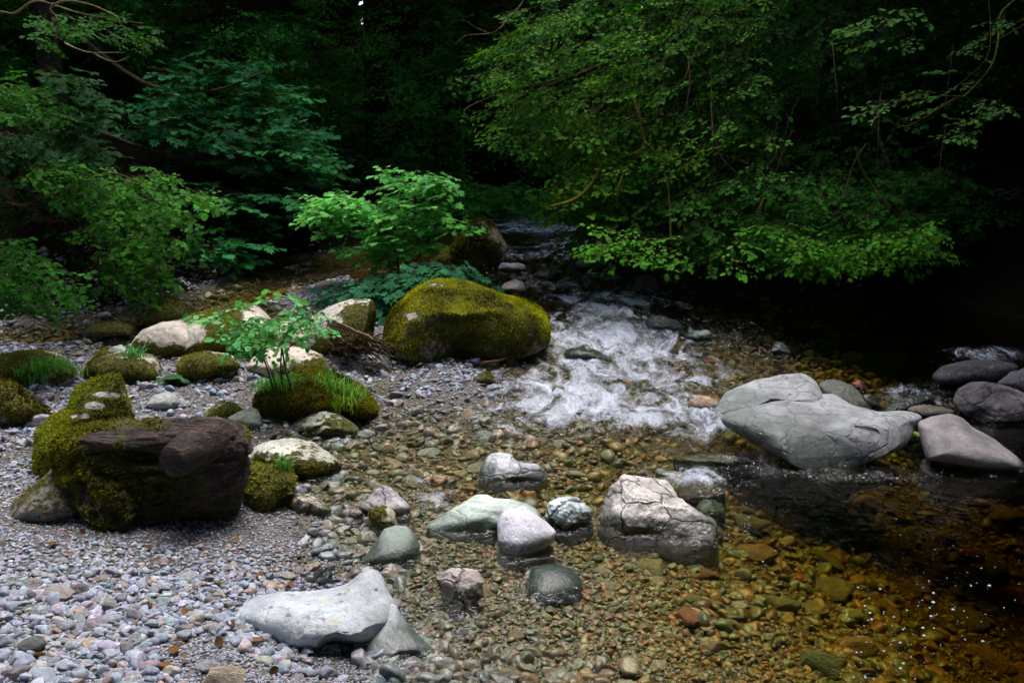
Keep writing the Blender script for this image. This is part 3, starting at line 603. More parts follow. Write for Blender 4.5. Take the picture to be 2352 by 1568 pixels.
rock('flat salmon-coloured slab at the edge of the gravel', 'stone', [Z(7, [(2025, 800), (2070, 765), (2140, 748), (2175, 770), (2150, 800), (2120, 825), (2050, 828)])], (.46, .31, .25), nf=3, res=5, amp=.04, sm=1.5)
rock('shiny black wet stone jammed behind the foreground rock', 'stone', [Z(7, [(2105, 905), (2125, 820), (2190, 778), (2245, 825), (2255, 890), (2205, 925)])], (.09, .09, .10), nf=4, res=5, amp=.08, vein=1., wet=.3, sm=1.5)
# right hand rocks
rock('largest pale grey boulder on the right, layered with a crack across', 'boulder',
     [dict(p=Z(6, [(310, 1290), (480, 1230), (720, 1170), (900, 1130), (1060, 1120), (1110, 1150), (1180, 1200), (1380, 1268), (1560, 1253), (1700, 1300), (1625, 1330), (1605, 1420), (1560, 1490), (1400, 1560), (1250, 1605), (1180, 1640), (1050, 1690), (900, 1690), (800, 1640), (620, 1535), (440, 1420), (320, 1330)]), thick=.5, facets=[((.1, -.7, -.7), .55), ((.2, .6, -.8), .62)]),
      dict(p=Z(6, [(265, 1270), (285, 1190), (330, 1130), (400, 1090), (520, 1040), (700, 1010), (860, 1003), (950, 1060), (1000, 1160), (1005, 1210), (900, 1225), (780, 1215), (600, 1260), (450, 1290), (330, 1290)]), thick=.55, shear=1.1, facets=[((0, -.6, -.8), .6), ((.2, .75, -.5), .6)], ref=.09, ext=.08)],
     (.41, .43, .46), res=7, fs=3, nf=4, thick=.5, shear=1.2, amp=.055, sm=1.6, pits=1., vein=.45, algae=.1, wet=.05, seed=31, spots=[('algae', 1800, 1010, 120, 55, 1.), ('wet', 1800, 1010, 120, 55, .5), ('algae', 1695, 935, 60, 45, 1.), ('wet', 1700, 1030, 70, 45, 1.), ('wet', 1760, 1060, 60, 30, 1.), ('algae', 1860, 1050, 50, 40, .8), ('algae', 2050, 1050, 90, 14, .5)], fine=.006)
rock('grey-brown boulder tucked behind the largest pale one', 'boulder',
     [Z(6, [(960, 1080), (1010, 1040), (1100, 1043), (1200, 1088), (1260, 1150), (1375, 1265), (1250, 1300), (1100, 1260), (1000, 1180)])], (.16, .16, .14), thick=.8, shear=.8, vb=935, algae=.2, wet=.03)
rock('smooth tan-pink sloping boulder right of the largest pale one', 'boulder',
     [Z(6, [(1625, 1325), (1720, 1290), (1850, 1268), (1925, 1298), (2000, 1365), (2150, 1450), (2300, 1555), (2400, 1640), (2150, 1665), (1900, 1620), (1690, 1575), (1655, 1480)])], (.36, .33, .33), thick=.7, shear=.9, amp=.035, vein=.05, pits=.1, wet=.03, sm=2.4, res=6, fine=.006)
rock('dark boulder with a pale veined corner, at the right edge', 'boulder',
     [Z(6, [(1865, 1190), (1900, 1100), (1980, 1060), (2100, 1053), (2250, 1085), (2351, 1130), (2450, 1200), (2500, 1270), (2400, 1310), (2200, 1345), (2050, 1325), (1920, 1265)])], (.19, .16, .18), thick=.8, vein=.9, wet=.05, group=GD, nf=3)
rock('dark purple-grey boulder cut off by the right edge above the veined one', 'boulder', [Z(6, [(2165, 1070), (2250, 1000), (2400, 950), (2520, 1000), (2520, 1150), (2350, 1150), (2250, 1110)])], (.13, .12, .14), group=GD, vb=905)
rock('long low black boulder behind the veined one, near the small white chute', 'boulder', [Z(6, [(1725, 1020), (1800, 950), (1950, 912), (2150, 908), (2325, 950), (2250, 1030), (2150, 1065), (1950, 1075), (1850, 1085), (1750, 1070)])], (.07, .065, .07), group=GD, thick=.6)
rock('dark flat rock with water sliding over it beside the small white chute', 'stone', [Z(6, [(1390, 1262), (1450, 1190), (1600, 1150), (1720, 1140), (1765, 1165), (1660, 1225), (1500, 1275)])], (.10, .12, .12), thick=.6, wet=.2, group=GD, shear=.9)
rock('low brown stone with one pale end below the small white chute', 'stone', [Z(6, [(1560, 1245), (1620, 1213), (1800, 1228), (1895, 1258), (1885, 1295), (1700, 1310), (1620, 1295)])], (.15, .13, .11), thick=.6, group=GD)
rock('pale orange-brown wet stone left of the largest pale boulder', 'stone', [Z(6, [(78, 1190), (150, 1150), (230, 1158), (287, 1212), (262, 1245), (150, 1248), (85, 1220)])], (.42, .29, .2), wet=.0, res=5)
rock('brick-red wet stone behind the largest pale boulder', 'stone', [Z(6, [(1188, 1065), (1240, 1048), (1292, 1088), (1275, 1115), (1210, 1108)])], (.33, .09, .04), res=5)
rock('dark glossy stone with white speckles behind the pale boulder', 'stone', [Z(6, [(1255, 1150), (1310, 1135), (1370, 1180), (1380, 1230), (1320, 1235), (1270, 1190)])], (.10, .09, .10), res=5, wet=.2)
rock('sunken greenish stone far out in the dark pool', 'stone', [Z(6, [(62, 745), (130, 708), (200, 705), (255, 730), (240, 765), (160, 780), (90, 778)])], (.22, .29, .27), res=5, wet=.05)
rock('blue-grey pointed stone in the dark water', 'stone', [Z(6, [(620, 850), (660, 800), (710, 788), (760, 820), (785, 868), (700, 872)])], (.17, .2, .24), res=5, wet=.1, nf=3)
rock('round dark stone awash beyond the rapids', 'boulder', [Z(5, [(2080, 640), (2110, 605), (2200, 610), (2290, 640), (2345, 690), (2300, 722), (2180, 722), (2090, 700)])], (.14, .16, .18), wet=.2, res=5, thick=.6)
rock('dark hump of rock breaking the middle of the rapids', 'stone', [Z(5, [(1520, 855), (1560, 820), (1620, 812), (1750, 830), (1850, 885), (1860, 915), (1700, 895), (1560, 880)])], (.07, .07, .05), wet=.3, thick=.7, res=5, dz=-.015)
rock('yellowish stone showing through the foam', 'stone', [Z(5, [(1440, 1110), (1470, 1080), (1520, 1085), (1535, 1120), (1500, 1140), (1450, 1138)])], (.36, .36, .2), wet=.2, res=5)
rock('flat green ledge where water slides into the chute', 'stone', [Z(6, [(-60, 1500), (100, 1478), (300, 1468), (480, 1470), (570, 1490), (590, 1520), (420, 1555), (200, 1545), (0, 1530)])], (.26, .28, .16), wet=.1, thick=.5, shear=1.2, algae=.3, dz=-.06)
rock('brown rock under the fanning splash above the cracked block', 'stone', [Z(9, [(-10, 200), (60, 130), (160, 90), (280, 100), (345, 170), (330, 235), (200, 245), (50, 240)])], (.22, .15, .07), wet=.2, thick=.5, shear=1.2, push=.9, dz=-.07)
rock('teal-green sunken stone beside the cracked block', 'stone', [Z(9, [(130, 300), (180, 250), (260, 245), (330, 280), (335, 340), (260, 370), (160, 350)])], (.14, .25, .21), wet=.3, thick=.7, shear=1., push=1., algae=.2, dz=-.06)
# far rocks
rock('dark mossy pyramid boulder far upstream behind the bright bush', 'boulder', [[(1036, 570), (1055, 535), (1082, 510), (1106, 500), (1132, 512), (1152, 538), (1168, 570), (1162, 605), (1100, 612), (1040, 600)]], (.2, .17, .1), moss=.0, mdir=(-.6, 0, .6), mk_amt=.4, nf=3, mossB=(.12, .12, .01), mden=5000, mlen=.03, amp=.08)
rock('dark square block in front of the mossy pyramid', 'boulder', [Z(5, [(868, 175), (900, 135), (1030, 128), (1080, 165), (1078, 235), (1000, 265), (900, 250)])], (.07, .06, .06), nf=3, res=5, group=GD)
rock('small yellow-mossed boulder beside the maple leaves', 'boulder', [Z(5, [(645, 235), (710, 160), (770, 142), (840, 168), (855, 215), (800, 255), (700, 258)])], (.15, .15, .08), moss=.3, mk_amt=.2, res=5, mlen=.013)
rock('pale flat-topped wet stone in the riffle upstream', 'stone', [Z(5, [(1075, 292), (1100, 258), (1180, 250), (1262, 268), (1268, 302), (1150, 315)])], (.28, .28, .33), res=5, nf=4, wet=.01)
rock('brown-grey stone awash nearest behind the mossy boulder', 'stone', [Z(5, [(1075, 450), (1130, 382), (1200, 363), (1250, 388), (1275, 445), (1200, 470), (1100, 470)])], (.26, .22, .22), res=5, nf=3, wet=.02)
rock('brown streaky rock beside the upstream ripples', 'stone', [Z(5, [(1312, 335), (1370, 298), (1440, 288), (1502, 320), (1485, 372), (1400, 385)])], (.13, .1, .08), res=5, wet=.2)
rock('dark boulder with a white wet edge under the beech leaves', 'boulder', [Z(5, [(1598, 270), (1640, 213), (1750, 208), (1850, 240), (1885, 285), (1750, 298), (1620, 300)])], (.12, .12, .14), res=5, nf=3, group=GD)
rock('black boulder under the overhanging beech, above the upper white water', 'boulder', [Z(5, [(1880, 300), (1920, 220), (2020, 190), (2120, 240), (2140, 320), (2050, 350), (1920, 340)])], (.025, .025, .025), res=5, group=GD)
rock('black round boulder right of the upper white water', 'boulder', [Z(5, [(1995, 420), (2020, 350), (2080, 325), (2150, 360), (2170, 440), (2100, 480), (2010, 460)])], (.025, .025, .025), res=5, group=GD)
rock('dark mossy mound behind the two-humped boulder', 'boulder', [Z(4, [(900, 680), (1000, 600), (1080, 480), (1150, 472), (1220, 515), (1285, 595), (1260, 660), (1100, 690)])], (.1, .1, .08), moss=.2, mk_amt=.3, mossB=(.16, .16, .008), mden=4000, mlen=.013)
rock('line of low mossy rock at the foot of the dark left bank', 'boulder', [Z(4, [(555, 735), (600, 675), (700, 655), (820, 650), (900, 685), (900, 740), (760, 765), (640, 760)])], (.16, .16, .14), moss=.0, mk_amt=.3, mden=4000, res=5, mossB=(.16, .16, .008))
rock('little purple-grey stone by the dark left bank', 'stone', [Z(4, [(550, 660), (575, 630), (615, 640), (620, 680), (580, 690)])], (.22, .2, .24), res=4)
rock('pale lichened cobble half buried in the middle gravel', 'stone', [Z(4, [(985, 1215), (1040, 1150), (1130, 1122), (1200, 1150), (1218, 1200), (1180, 1240), (1080, 1245)])], (.42, .44, .42), res=5, thick=1.)
rock('small mossy knob left of the squat mossy boulder', 'stone', [Z(4, [(625, 900), (650, 855), (700, 838), (750, 870), (760, 910), (700, 930)])], (.3, .28, .22), moss=.1, res=5, vb=838)
rock('small pale green stone behind the squat mossy boulder', 'stone', [Z(4, [(730, 850), (770, 815), (820, 808), (860, 840), (850, 880), (780, 890)])], (.38, .42, .34), res=5)

# ------------------------------------------------------------------ the rotten log
def build_log():
    p0 = [(140, 1015), (155, 1002), (190, 998), (270, 990), (340, 986), (420, 987), (510, 986), (540, 996), (552, 1018), (556, 1060), (552, 1110), (535, 1145), (470, 1165), (400, 1185), (340, 1205), (285, 1216), (255, 1214), (210, 1200), (180, 1180), (172, 1140), (150, 1090), (142, 1050)]
    p1 = [(148, 1022), (150, 1005), (165, 995), (190, 990), (270, 983), (340, 979), (420, 981), (520, 979), (545, 990), (558, 1014), (556, 1045), (500, 1052), (400, 1040), (300, 1035), (200, 1045), (160, 1045)]
    p2 = [(150, 1040), (200, 1045), (300, 1050), (380, 1080), (395, 1120), (360, 1150), (340, 1185), (300, 1210), (255, 1218), (210, 1203), (180, 1182), (172, 1140), (150, 1090)]
    _, db = hitG(290, 1212); base = db
    O = hitG(330, 1200)[0]
    Xa, Fa = body(p0, res=7, thick=.34, shear=-.15, amp=.15, seed=5, dc=base + .16, rough_axis=(.5, 1.2, 1.7), ridge=.9, fine=.03, sm=2, ext=.04, flare=0)
    Xt, Ft = body(p1, res=7, thick=.36, shear=.3, amp=.09, seed=15, dc=base + .10, rough_axis=(.35, 1.6, 2.2), ridge=.8, fine=.02, sm=2, ext=0, bulk=.8)
    Xb, Fb = body(p2, res=7, thick=.55, shear=.35, amp=.17, seed=6, dc=base + .10, rough_axis=(1., 1.2, 1.3), ridge=1., fine=.035, sm=2, ext=.03)
    root = empty('rotten_log', O)
    tag(root, 'thick rotten log, dark purple-brown wood with shaggy moss, lying on the gravel', 'log')
    def mask(X, F, b, k):
        N = normals(X, F); return np.clip(b + fbm(X * 6, 4) * 1.1 + k * N[:, 2], 0, 1)
    ma = mask(Xa, Fa, .7, .1) * (.5 + .5 * sstep(.15, -.2, Xa[:, 0] - Xa[:, 0].mean() - .1)); mt_ = mask(Xt, Ft, .46, -.2); mb = mask(Xb, Fb, .62, .1)
    mk('trunk', Xa - O, Fa, WOOD, parent=root, attrs={'moss': ma}); mk('bare_top', Xt - O, Ft, WOOD, parent=root, attrs={'moss': mt_})
    mk('root_mass', Xb - O, Fb, WOOD, parent=root, attrs={'moss': mb})
    for X_, F_, m_, sd_, nm_ in ((Xa, Fa, ma, 3, 'moss'), (Xt, Ft, mt_, 9, 'moss'), (Xb, Fb, mb, 4, 'moss')):
        q_ = moss_tufts(nm_, X_, F_, m_, root, O, 22000, .011, (.03, .028, .004), (.20, .19, .012), sd_)
        if q_: q_['kind'] = 'stuff'
    # sawn-off branch stub
    a = at(392, 1058, base - .20); b = at(470, 1022, base - .02)
    stub = tube([a, a * .6 + b * .4, b, b + (b - a) * .35], [.058, .076, .08, .075], 28, noise=.16, seed=3, cap=True)
    mk('branch_stub', stub[0] - O, stub[1], WOOD, parent=root, attrs={'moss': np.zeros(len(stub[0]))})
def tube(pts, rad, n=6, noise=0., seed=0, cap=False, sub=4):
    pts = np.array(pts, float); rad = np.array(rad, float)
    if len(pts) > 2 or sub > 1:
        m = len(pts); t = np.linspace(0, m - 1, (m - 1) * sub + 1); i = np.minimum(t.astype(int), m - 2); f = (t - i)[:, None]
        Pm = np.concatenate([[2 * pts[0] - pts[1]], pts, [2 * pts[-1] - pts[-2]]])
        a, b, c, d = Pm[i], Pm[i + 1], Pm[i + 2], Pm[i + 3]
        pts = .5 * ((2 * b) + (-a + c) * f + (2 * a - 5 * b + 4 * c - d) * f ** 2 + (-a + 3 * b - 3 * c + d) * f ** 3)
        rad = np.interp(t, np.arange(m), rad)
    T = np.gradient(pts, axis=0); T /= np.linalg.norm(T, axis=1, keepdims=True) + 1e-9
    ref = np.array([0, 0, 1.]) if abs(T[0, 2]) < .9 else np.array([1., 0, 0])
    A = np.cross(T, ref); A /= np.linalg.norm(A, axis=1, keepdims=True) + 1e-9; B = np.cross(T, A)
    th = np.arange(n) / n * 2 * PI
    V = pts[:, None] + rad[:, None, None] * (A[:, None] * np.cos(th)[None, :, None] + B[:, None] * np.sin(th)[None, :, None])
    m = len(pts); V = V.reshape(-1, 3)
    if noise: 
        cen = np.repeat(pts, n, 0); V = cen + (V - cen) * (1 + noise * fbm(V * 12 + seed, 4) * 2)[:, None]
    i = np.arange(m * n).reshape(m, n); j = np.roll(i, -1, 1)
    F = np.stack([i[:-1], j[:-1], j[1:], i[1:]], -1).reshape(-1, 4)
    Fs = np.concatenate([F[:, [0, 1, 2]], F[:, [0, 2, 3]]])
    if cap:
        k = len(V); V = np.concatenate([V, [pts[0], pts[-1]]])
        Fs = np.concatenate([Fs, np.stack([j[0], i[0], np.full(n, k)], -1), np.stack([i[-1], j[-1], np.full(n, k + 1)], -1)])
    return V, Fs
build_log()

# ------------------------------------------------------------------ pebbles
DRYC = np.array([(.30, .34, .42), (.34, .34, .38), (.48, .49, .55), (.36, .32, .40), (.44, .31, .30), (.50, .29, .15), (.44, .36, .27), (.18, .13, .10), (.12, .12, .14), (.26, .32, .30), (.62, .60, .61), (.40, .42, .5)])
DRYP = np.array([.20, .20, .13, .04, .05, .05, .09, .04, .06, .08, .03, .10]); DRYP /= DRYP.sum()
DRYC = DRYC * .6 + .4 * np.array([.27, .28, .30]); DRYC = DRYC * np.array([.86, .91, 1.0])
WETC = np.array([(.36, .25, .09), (.22, .22, .09), (.24, .30, .20), (.40, .17, .05), (.16, .11, .05), (.44, .36, .2), (.34, .42, .33), (.26, .19, .08), (.17, .19, .18), (.44, .30, .14)])
WETC = WETC * np.array([1.12, 1.06, .8])
WETP = np.array([.14, .15, .14, .05, .1, .09, .08, .11, .08, .06]); WETP /= WETP.sum()
def shapes(n, res, seed):
    rg = np.random.default_rng(seed); out = []
    V, F = ico(res)
    for k in range(n):
        q = V.copy()
        for _ in range(rg.integers(4, 9)):
            m = rg.normal(size=3); m /= np.linalg.norm(m); o = rg.uniform(.48, .82); q -= np.maximum(0, q @ m - o)[:, None] * m * .9
        q *= (1 + .14 * fbm(V * 1.1 + rg.uniform(0, 50, 3), 2))[:, None]
        out.append(q)
    return out, F
def rots(rg, n, tilt=.35):
    a = rg.uniform(0, 2 * PI, n); ax = rg.normal(0, tilt, n); ay = rg.normal(0, tilt, n)
    ca, sa = np.cos(a), np.sin(a); z = np.zeros(n); o = np.ones(n)
    Rz = np.stack([np.stack([ca, -sa, z], -1), np.stack([sa, ca, z], -1), np.stack([z, z, o], -1)], 1)
    c, s = np.cos(ax), np.sin(ax); Rx = np.stack([np.stack([o, z, z], -1), np.stack([z, c, -s], -1), np.stack([z, s, c], -1)], 1)
    c, s = np.cos(ay), np.sin(ay); Ry = np.stack([np.stack([c, z, s], -1), np.stack([z, o, z], -1), np.stack([-s, z, c], -1)], 1)
    return Rx @ Ry @ Rz
def scatter(N, seed):
    rg = np.random.default_rng(seed)
    u = rg.uniform(-420, 2780, N); v = rg.uniform(560, 1760, N)
    P = hitW(u, v); x, y = P[:, 0], P[:, 1]
    h, s, hill = H(x, y, True); w = W(x, y); d = np.hypot(x, y)
    depthw = w - h; under = depthw > .005
    px = d / (FPX * 1024 / 2352)             # metres per picture pixel at 1024
    zone = fbm(np.stack([x, y, 0 * x], -1) * 1.1 + 4, 2)
    r = np.maximum(.0062, 1.3 * px) * (1 - rg.random(N)) ** (-1 / 2.0)
    r = np.minimum(r, .045)
    fine = (np.exp(-((u - 350) / 420) ** 2 - ((v - 1245) / 40) ** 2) + np.exp(-((u - 620) / 90) ** 2 - ((v - 935) / 28) ** 2) + np.exp(-((u - 790) / 90) ** 2 - ((v - 1535) / 40) ** 2)) > .45
    r = np.where(~under & (y < 3.5), r * 1.25, r)
    cap = .010 + .032 * np.clip(np.abs(y - 3.95) - .12, 0, .7); cap = np.where(under, .042, cap); cap = np.where(under & (y < 4.2) & (x > -.4) & (x < 1.2), .018 + .016 * (zone > .05), cap)
    r = np.minimum(r, np.maximum(cap * rg.uniform(.7, 1.3, N), 1.35 * px))
    r = np.where((fine | (zone > .5)) & ~under, np.minimum(r, np.maximum(.008, 1.3 * px)), r)
    r = np.where(under, r * 1.18, r * .9)
    keep = (hill < .4) & ~((rg.random(N) < sstep(1620, 2080, u + 120 * zone)) & (rg.random(N) < sstep(800, 740, v))) & ~((depthw > .5) & (rg.random(N) < .5)) & ~((v < 640) & (rg.random(N) < .6))
    return rg, x, y, h, r, under, keep, depthw
def build_pebbles():
    rg, x, y, h, r, under, keep, dw = scatter(120000, 21)
    x, y, h, r, under, dw = (a[keep] for a in (x, y, h, r, under, dw)); N = len(x)
    print('pebbles', N)
    sc = np.stack([r, r * rg.uniform(.6, .95, N), r * rg.uniform(.32, .7, N)], -1)
    R = rots(rg, N); z = h + sc[:, 2] * rg.uniform(-.1, .85, N)
    ci = rg.choice(len(DRYC), N, p=DRYP); cw = rg.choice(len(WETC), N, p=WETP)
    stain = np.clip(sstep(.0, .10, dw) * .85 + .1 * under, 0, 1)[:, None]
    dry = DRYC[ci]; col = dry * (1 - stain) + WETC[cw] * stain
    damp = (1 - sstep(-.03, 0., dw - .0))
    col = col * rg.uniform(.7, 1.25, (N, 1)); col = np.clip(col * (1 + .045 * rg.normal(size=(N, 3))), 0, .8)
    col = col * np.where(dw > -.018, .62, 1.)[:, None]
    wet = (dw > -.018) * 1.
    big = r > .016
    for nm, sel, res, lab in (('gravel', (~under), None, 0), ('riverbed_gravel', under, None, 0)):
        Vs, Fs, Cs, Ws = [], [], [], []; n0 = 0
        for isbig, rs in ((True, 2), (False, 1)):
            sh, F = shapes(16, rs, 5 + rs)
            rs_ = 3 if isbig else 2
            sh, F = shapes(16, rs_, 5)if isbig else shapes(16, 1 + 1, 6)
            if isbig: sh, F = shapes(16, 2 + 0, 5) if False else (sh, F)
            for k in range(16):
                ii = np.where(sel & (big == isbig) & (np.arange(N) % 16 == k))[0]
                if not len(ii): continue
                q = sh[k][None] * sc[ii][:, None]; q = np.einsum('nij,nkj->nki', R[ii], q)
                q[..., 0] += x[ii, None]; q[..., 1] += y[ii, None]; q[..., 2] += z[ii, None]
                m = len(sh[k]); Vs.append(q.reshape(-1, 3)); Fs.append((F[None] + (np.arange(len(ii)) * m)[:, None, None]).reshape(-1, 3) + n0)
                Cs.append(np.repeat(col[ii], m, 0)); Ws.append(np.repeat(wet[ii], m)); n0 += len(ii) * m
        o = mk(nm, np.concatenate(Vs), np.concatenate(Fs), PEB, cols={'col': np.concatenate(Cs)}, attrs={'wet': np.concatenate(Ws)})
        tag(o, kind='stuff')
        o['label'] = 'multicoloured gravel of small rounded pebbles covering the dry bank' if nm == 'gravel' else 'mixed brown and grey gravel under the clear stream water'
build_pebbles()
# single cobbles: each one a thing
CM = []
PALM = .8
def cobmesh():
    sh, F = shapes(10, 4, 77)
    for k, q in enumerate(sh):
        q = q * (1 + .05 * fbm(q * 3 + k, 3))[:, None]
        me = bpy.data.meshes.new('cobble'); me.from_pydata(q.tolist(), [], F.tolist()); me.polygons.foreach_set('use_smooth', np.ones(len(F), bool)); me.materials.append(COB); CM.append(me)
cobmesh()
def cobble(x, y, h, r, col, label, group, rg, sink=.35, fl=.5, rot=None, name='cobble'):
    o = bpy.data.objects.new(name, CM[rg.integers(0, 10)]); C.objects.link(o)
    asp = rg.uniform(.62, .9); o.scale = (r, r * asp, r * fl)
    o.location = (x, y, h + r * fl * sink); o.rotation_euler = (rg.normal(0, .12), rg.normal(0, .12), rg.uniform(0, 6.28) if rot is None else rot)
    col = np.array(col) * PALM; o.color = (*np.clip(col * .8 + .2 * col.mean(), 0, .8), 1); tag(o, label, 'cobble', group); return o
rg = np.random.default_rng(9)
HAND = [  # u, v, half-width px, colour, what it looks like
 (252, 1390, 25, (.30, .29, .28), 'grey-brown oval cobble with a round blue pebble leaning on it'), (130, 1365, 36, (.38, .33, .29), 'long tan bent cobble on the foreground gravel'),
 (185, 1357, 27, (.13, .12, .14), 'dark purple-brown angular cobble behind the long tan one'), (218, 1438, 29, (.36, .31, .35), 'mauve speckled cobble in the left foreground'),
 (76, 1482, 34, (.13, .15, .14), 'dark green-grey flattened cobble, lower left foreground'), (320, 1470, 24, (.30, .33, .30), 'mottled grey-green cobble with a dark left face'),
 (476, 1532, 29, (.36, .37, .38), 'plain grey cobble near the bottom edge'), (294, 1490, 18, (.42, .43, .47), 'pale blue-grey egg-shaped cobble, foreground'),
 (515, 1562, 52, (.46, .36, .24), 'sandy yellow stone cut by the bottom edge'), (35, 1548, 31, (.33, .26, .29), 'reddish mauve cobble at the lower left corner'),
 (653, 1324, 25, (.40, .37, .34), 'beige pointed oval cobble left of the foreground rock'), (552, 1317, 15, (.45, .38, .33), 'cream cobble in front of the brown round one'),
 (517, 1307, 16, (.36, .38, .35), 'green-grey rounded cobble beside the cream one'), (622, 1348, 17, (.40, .35, .29), 'small beige flat cobble right of the gravel centre'),
 (570, 1360, 20, (.50, .34, .30), 'pink angular cobble near the foreground rock'), (478, 1330, 15, (.20, .25, .30), 'blue-black tilted cobble in the mid gravel'),
 (435, 1326, 25, (.42, .42, .44), 'white and grey mottled cobble in the mid gravel'), (660, 1506, 18, (.42, .40, .37), 'grey-beige wedge cobble below the foreground rock'),
 (86, 1411, 20, (.30, .29, .28), 'grey rounded cobble on the left foreground'), (109, 1326, 19, (.46, .49, .50), 'pale blue-white upright cobble on the left'),
 (16, 1362, 24, (.48, .51, .53), 'whitish cobble at the left frame edge'), (72, 1348, 28, (.40, .36, .38), 'pinkish-grey flat cobble on the left'),
 (231, 1295, 14, (.40, .44, .44), 'light round cobble standing above the fine gravel'), (755, 1549, 20, (.14, .15, .18), 'slate-dark flat cobble on the wet grit'),
 (372, 1352, 19, (.36, .42, .44), 'blue-green oval cobble in the centre of the gravel'), (145, 1288, 14, (.4, .38, .42), 'lilac cobble near the fine gravel strip'),
 (130, 1450, 16, (.5, .3, .25), 'reddish cobble among grey gravel'), (420, 1445, 22, (.37, .33, .33), 'warm grey cobble lying tilted in the foreground gravel'),
 (375, 915, 20, (.40, .43, .50), 'blue-grey cobble behind the wedge boulder'), (340, 888, 18, (.42, .46, .52), 'bluish cobble under the fallen green leaves'), (90, 968, 28, (.44, .44, .5), 'pale lilac cobble left of the wedge boulder'),
 (905, 905, 11, (.34, .17, .12), 'brick-red pebble on the small gravel patch'), (965, 908, 14, (.45, .44, .5), 'pale oval cobble on the small gravel patch'), (838, 1074, 17, (.13, .12, .13), 'black rounded cobble poking out of the shallows'),
 (850, 1108, 14, (.17, .17, .19), 'dark grey cobble poking out of the shallows'), (988, 1043, 26, (.40, .46, .46), 'pale green-grey slab at the water surface'), (1095, 963, 18, (.42, .46, .5), 'pale blue cobble in clear shallows'),
 (790, 985, 16, (.40, .42, .48), 'lilac-grey stone right of the cream mossy stone'), (840, 1000, 22, (.44, .46, .50), 'white-grey flat stone in the shallows'), (700, 1128, 10, (.5, .3, .2), 'orange pebble by the cream speckled rock'),
 (768, 1098, 24, (.25, .34, .38), 'blue-green flat cobble by the shallows'), (1110, 1003, 20, (.34, .44, .44), 'teal-grey cobble in clear shallows')]
for (u, v, hw, col, lab) in HAND:
    P, t = hitG(u, v + hw * .25); P, t = hitG(u, v + hw * .25, True)
    cobble(P[0], P[1], P[2], hw / FPX * t * 1.1, np.array(col), lab, None, rg, sink=.55, fl=.52, rot=rg.normal(0, .5))
def many(n, ur, vr, hwr, pal, label, group, cond, sink=.35, fl=.45, seed=1):
    rg = np.random.default_rng(seed); k = 0; tries = 0
    placed = []
    while k < n and tries < 4000:
        tries += 1
        u = rg.uniform(*ur); v = rg.uniform(*vr); P, t = hitG(u, v, True); dep = float(W(P[0], P[1])) - P[2]
        if not cond(u, v, dep): continue
        hw = rg.uniform(*hwr)
        if any((u - a) ** 2 + ((v - b) * 1.7) ** 2 < (.8 * (hw + c)) ** 2 for a, b, c in placed): continue
        placed.append((u, v, hw)); c = np.array(pal[rg.integers(0, len(pal))]) * rg.uniform(.75, 1.2)
        cobble(P[0], P[1], P[2], hw / FPX * t, c, label, group, rg, sink, fl * rg.uniform(.8, 1.3)); k += 1
many(70, (1250, 2500), (1060, 1640), (20, 62), [(.30, .19, .05), (.18, .19, .06), (.12, .17, .08), (.34, .12, .03), (.20, .13, .05), (.14, .1, .04), (.26, .24, .08), (.36, .24, .09)],
     'algae-stained ochre or olive cobble on the bed of the amber pool', 'sunken cobbles in the amber pool', lambda u, v, d: d > .1 and v > 1060 + (2300 - u) * .02, seed=3)
many(55, (780, 1360), (930, 1250), (10, 26), [(.30, .36, .33), (.36, .38, .38), (.40, .28, .15), (.26, .3, .3), (.3, .2, .1), (.4, .38, .34)],
     'rounded cobble under clear shallow water between the bank and the standing stones', 'cobbles in the clear shallows', lambda u, v, d: d > .02, seed=4)
many(40, (860, 1560), (1250, 1620), (13, 34), [(.24, .24, .14), (.20, .26, .18), (.34, .24, .12), (.30, .31, .24), (.26, .16, .08), (.38, .34, .22)],
     'brown or greenish stone in clear water in front of the standing stones', 'stones in the front shallows', lambda u, v, d: d > .03, sink=.1, seed=14)
many(35, (-40, 860), (1300, 1590), (11, 26), [(.34, .37, .44), (.36, .35, .37), (.46, .47, .51), (.38, .34, .38), (.44, .36, .30), (.24, .24, .26)],
     'fist-sized rounded cobble loose on the dry foreground gravel', 'loose cobbles on the foreground gravel', lambda u, v, d: d < -.01, seed=6)
many(14, (900, 1140), (850, 950), (7, 15), [(.34, .37, .44), (.46, .46, .5), (.44, .33, .3), (.3, .32, .32), (.5, .48, .48)],
     'small rounded stone heaped on the gravel patch in front of the big mossy boulder', 'stones of the small gravel patch', lambda u, v, d: d < .03, seed=7)
many(14, (1300, 2100), (700, 880), (12, 34), [(.16, .12, .05), (.12, .13, .08), (.2, .13, .05), (.1, .1, .09)],
     'brown stone under the dark water above the largest pale boulder', 'sunken stones in the dark run', lambda u, v, d: d > .05, seed=8)
many(10, (0, 560), (745, 800), (8, 20), [(.16, .12, .07), (.12, .13, .11), (.24, .2, .16)],
     'brown stone under the back channel along the dark left bank', 'stones in the back channel', lambda u, v, d: d > .01, seed=9)
many(10, (640, 820), (650, 720), (7, 16), [(.3, .28, .3), (.36, .34, .34), (.2, .2, .2)],
     'greyish cobble of the little shoal behind the sapling', 'cobbles of the little back shoal', lambda u, v, d: d < .1, seed=10)

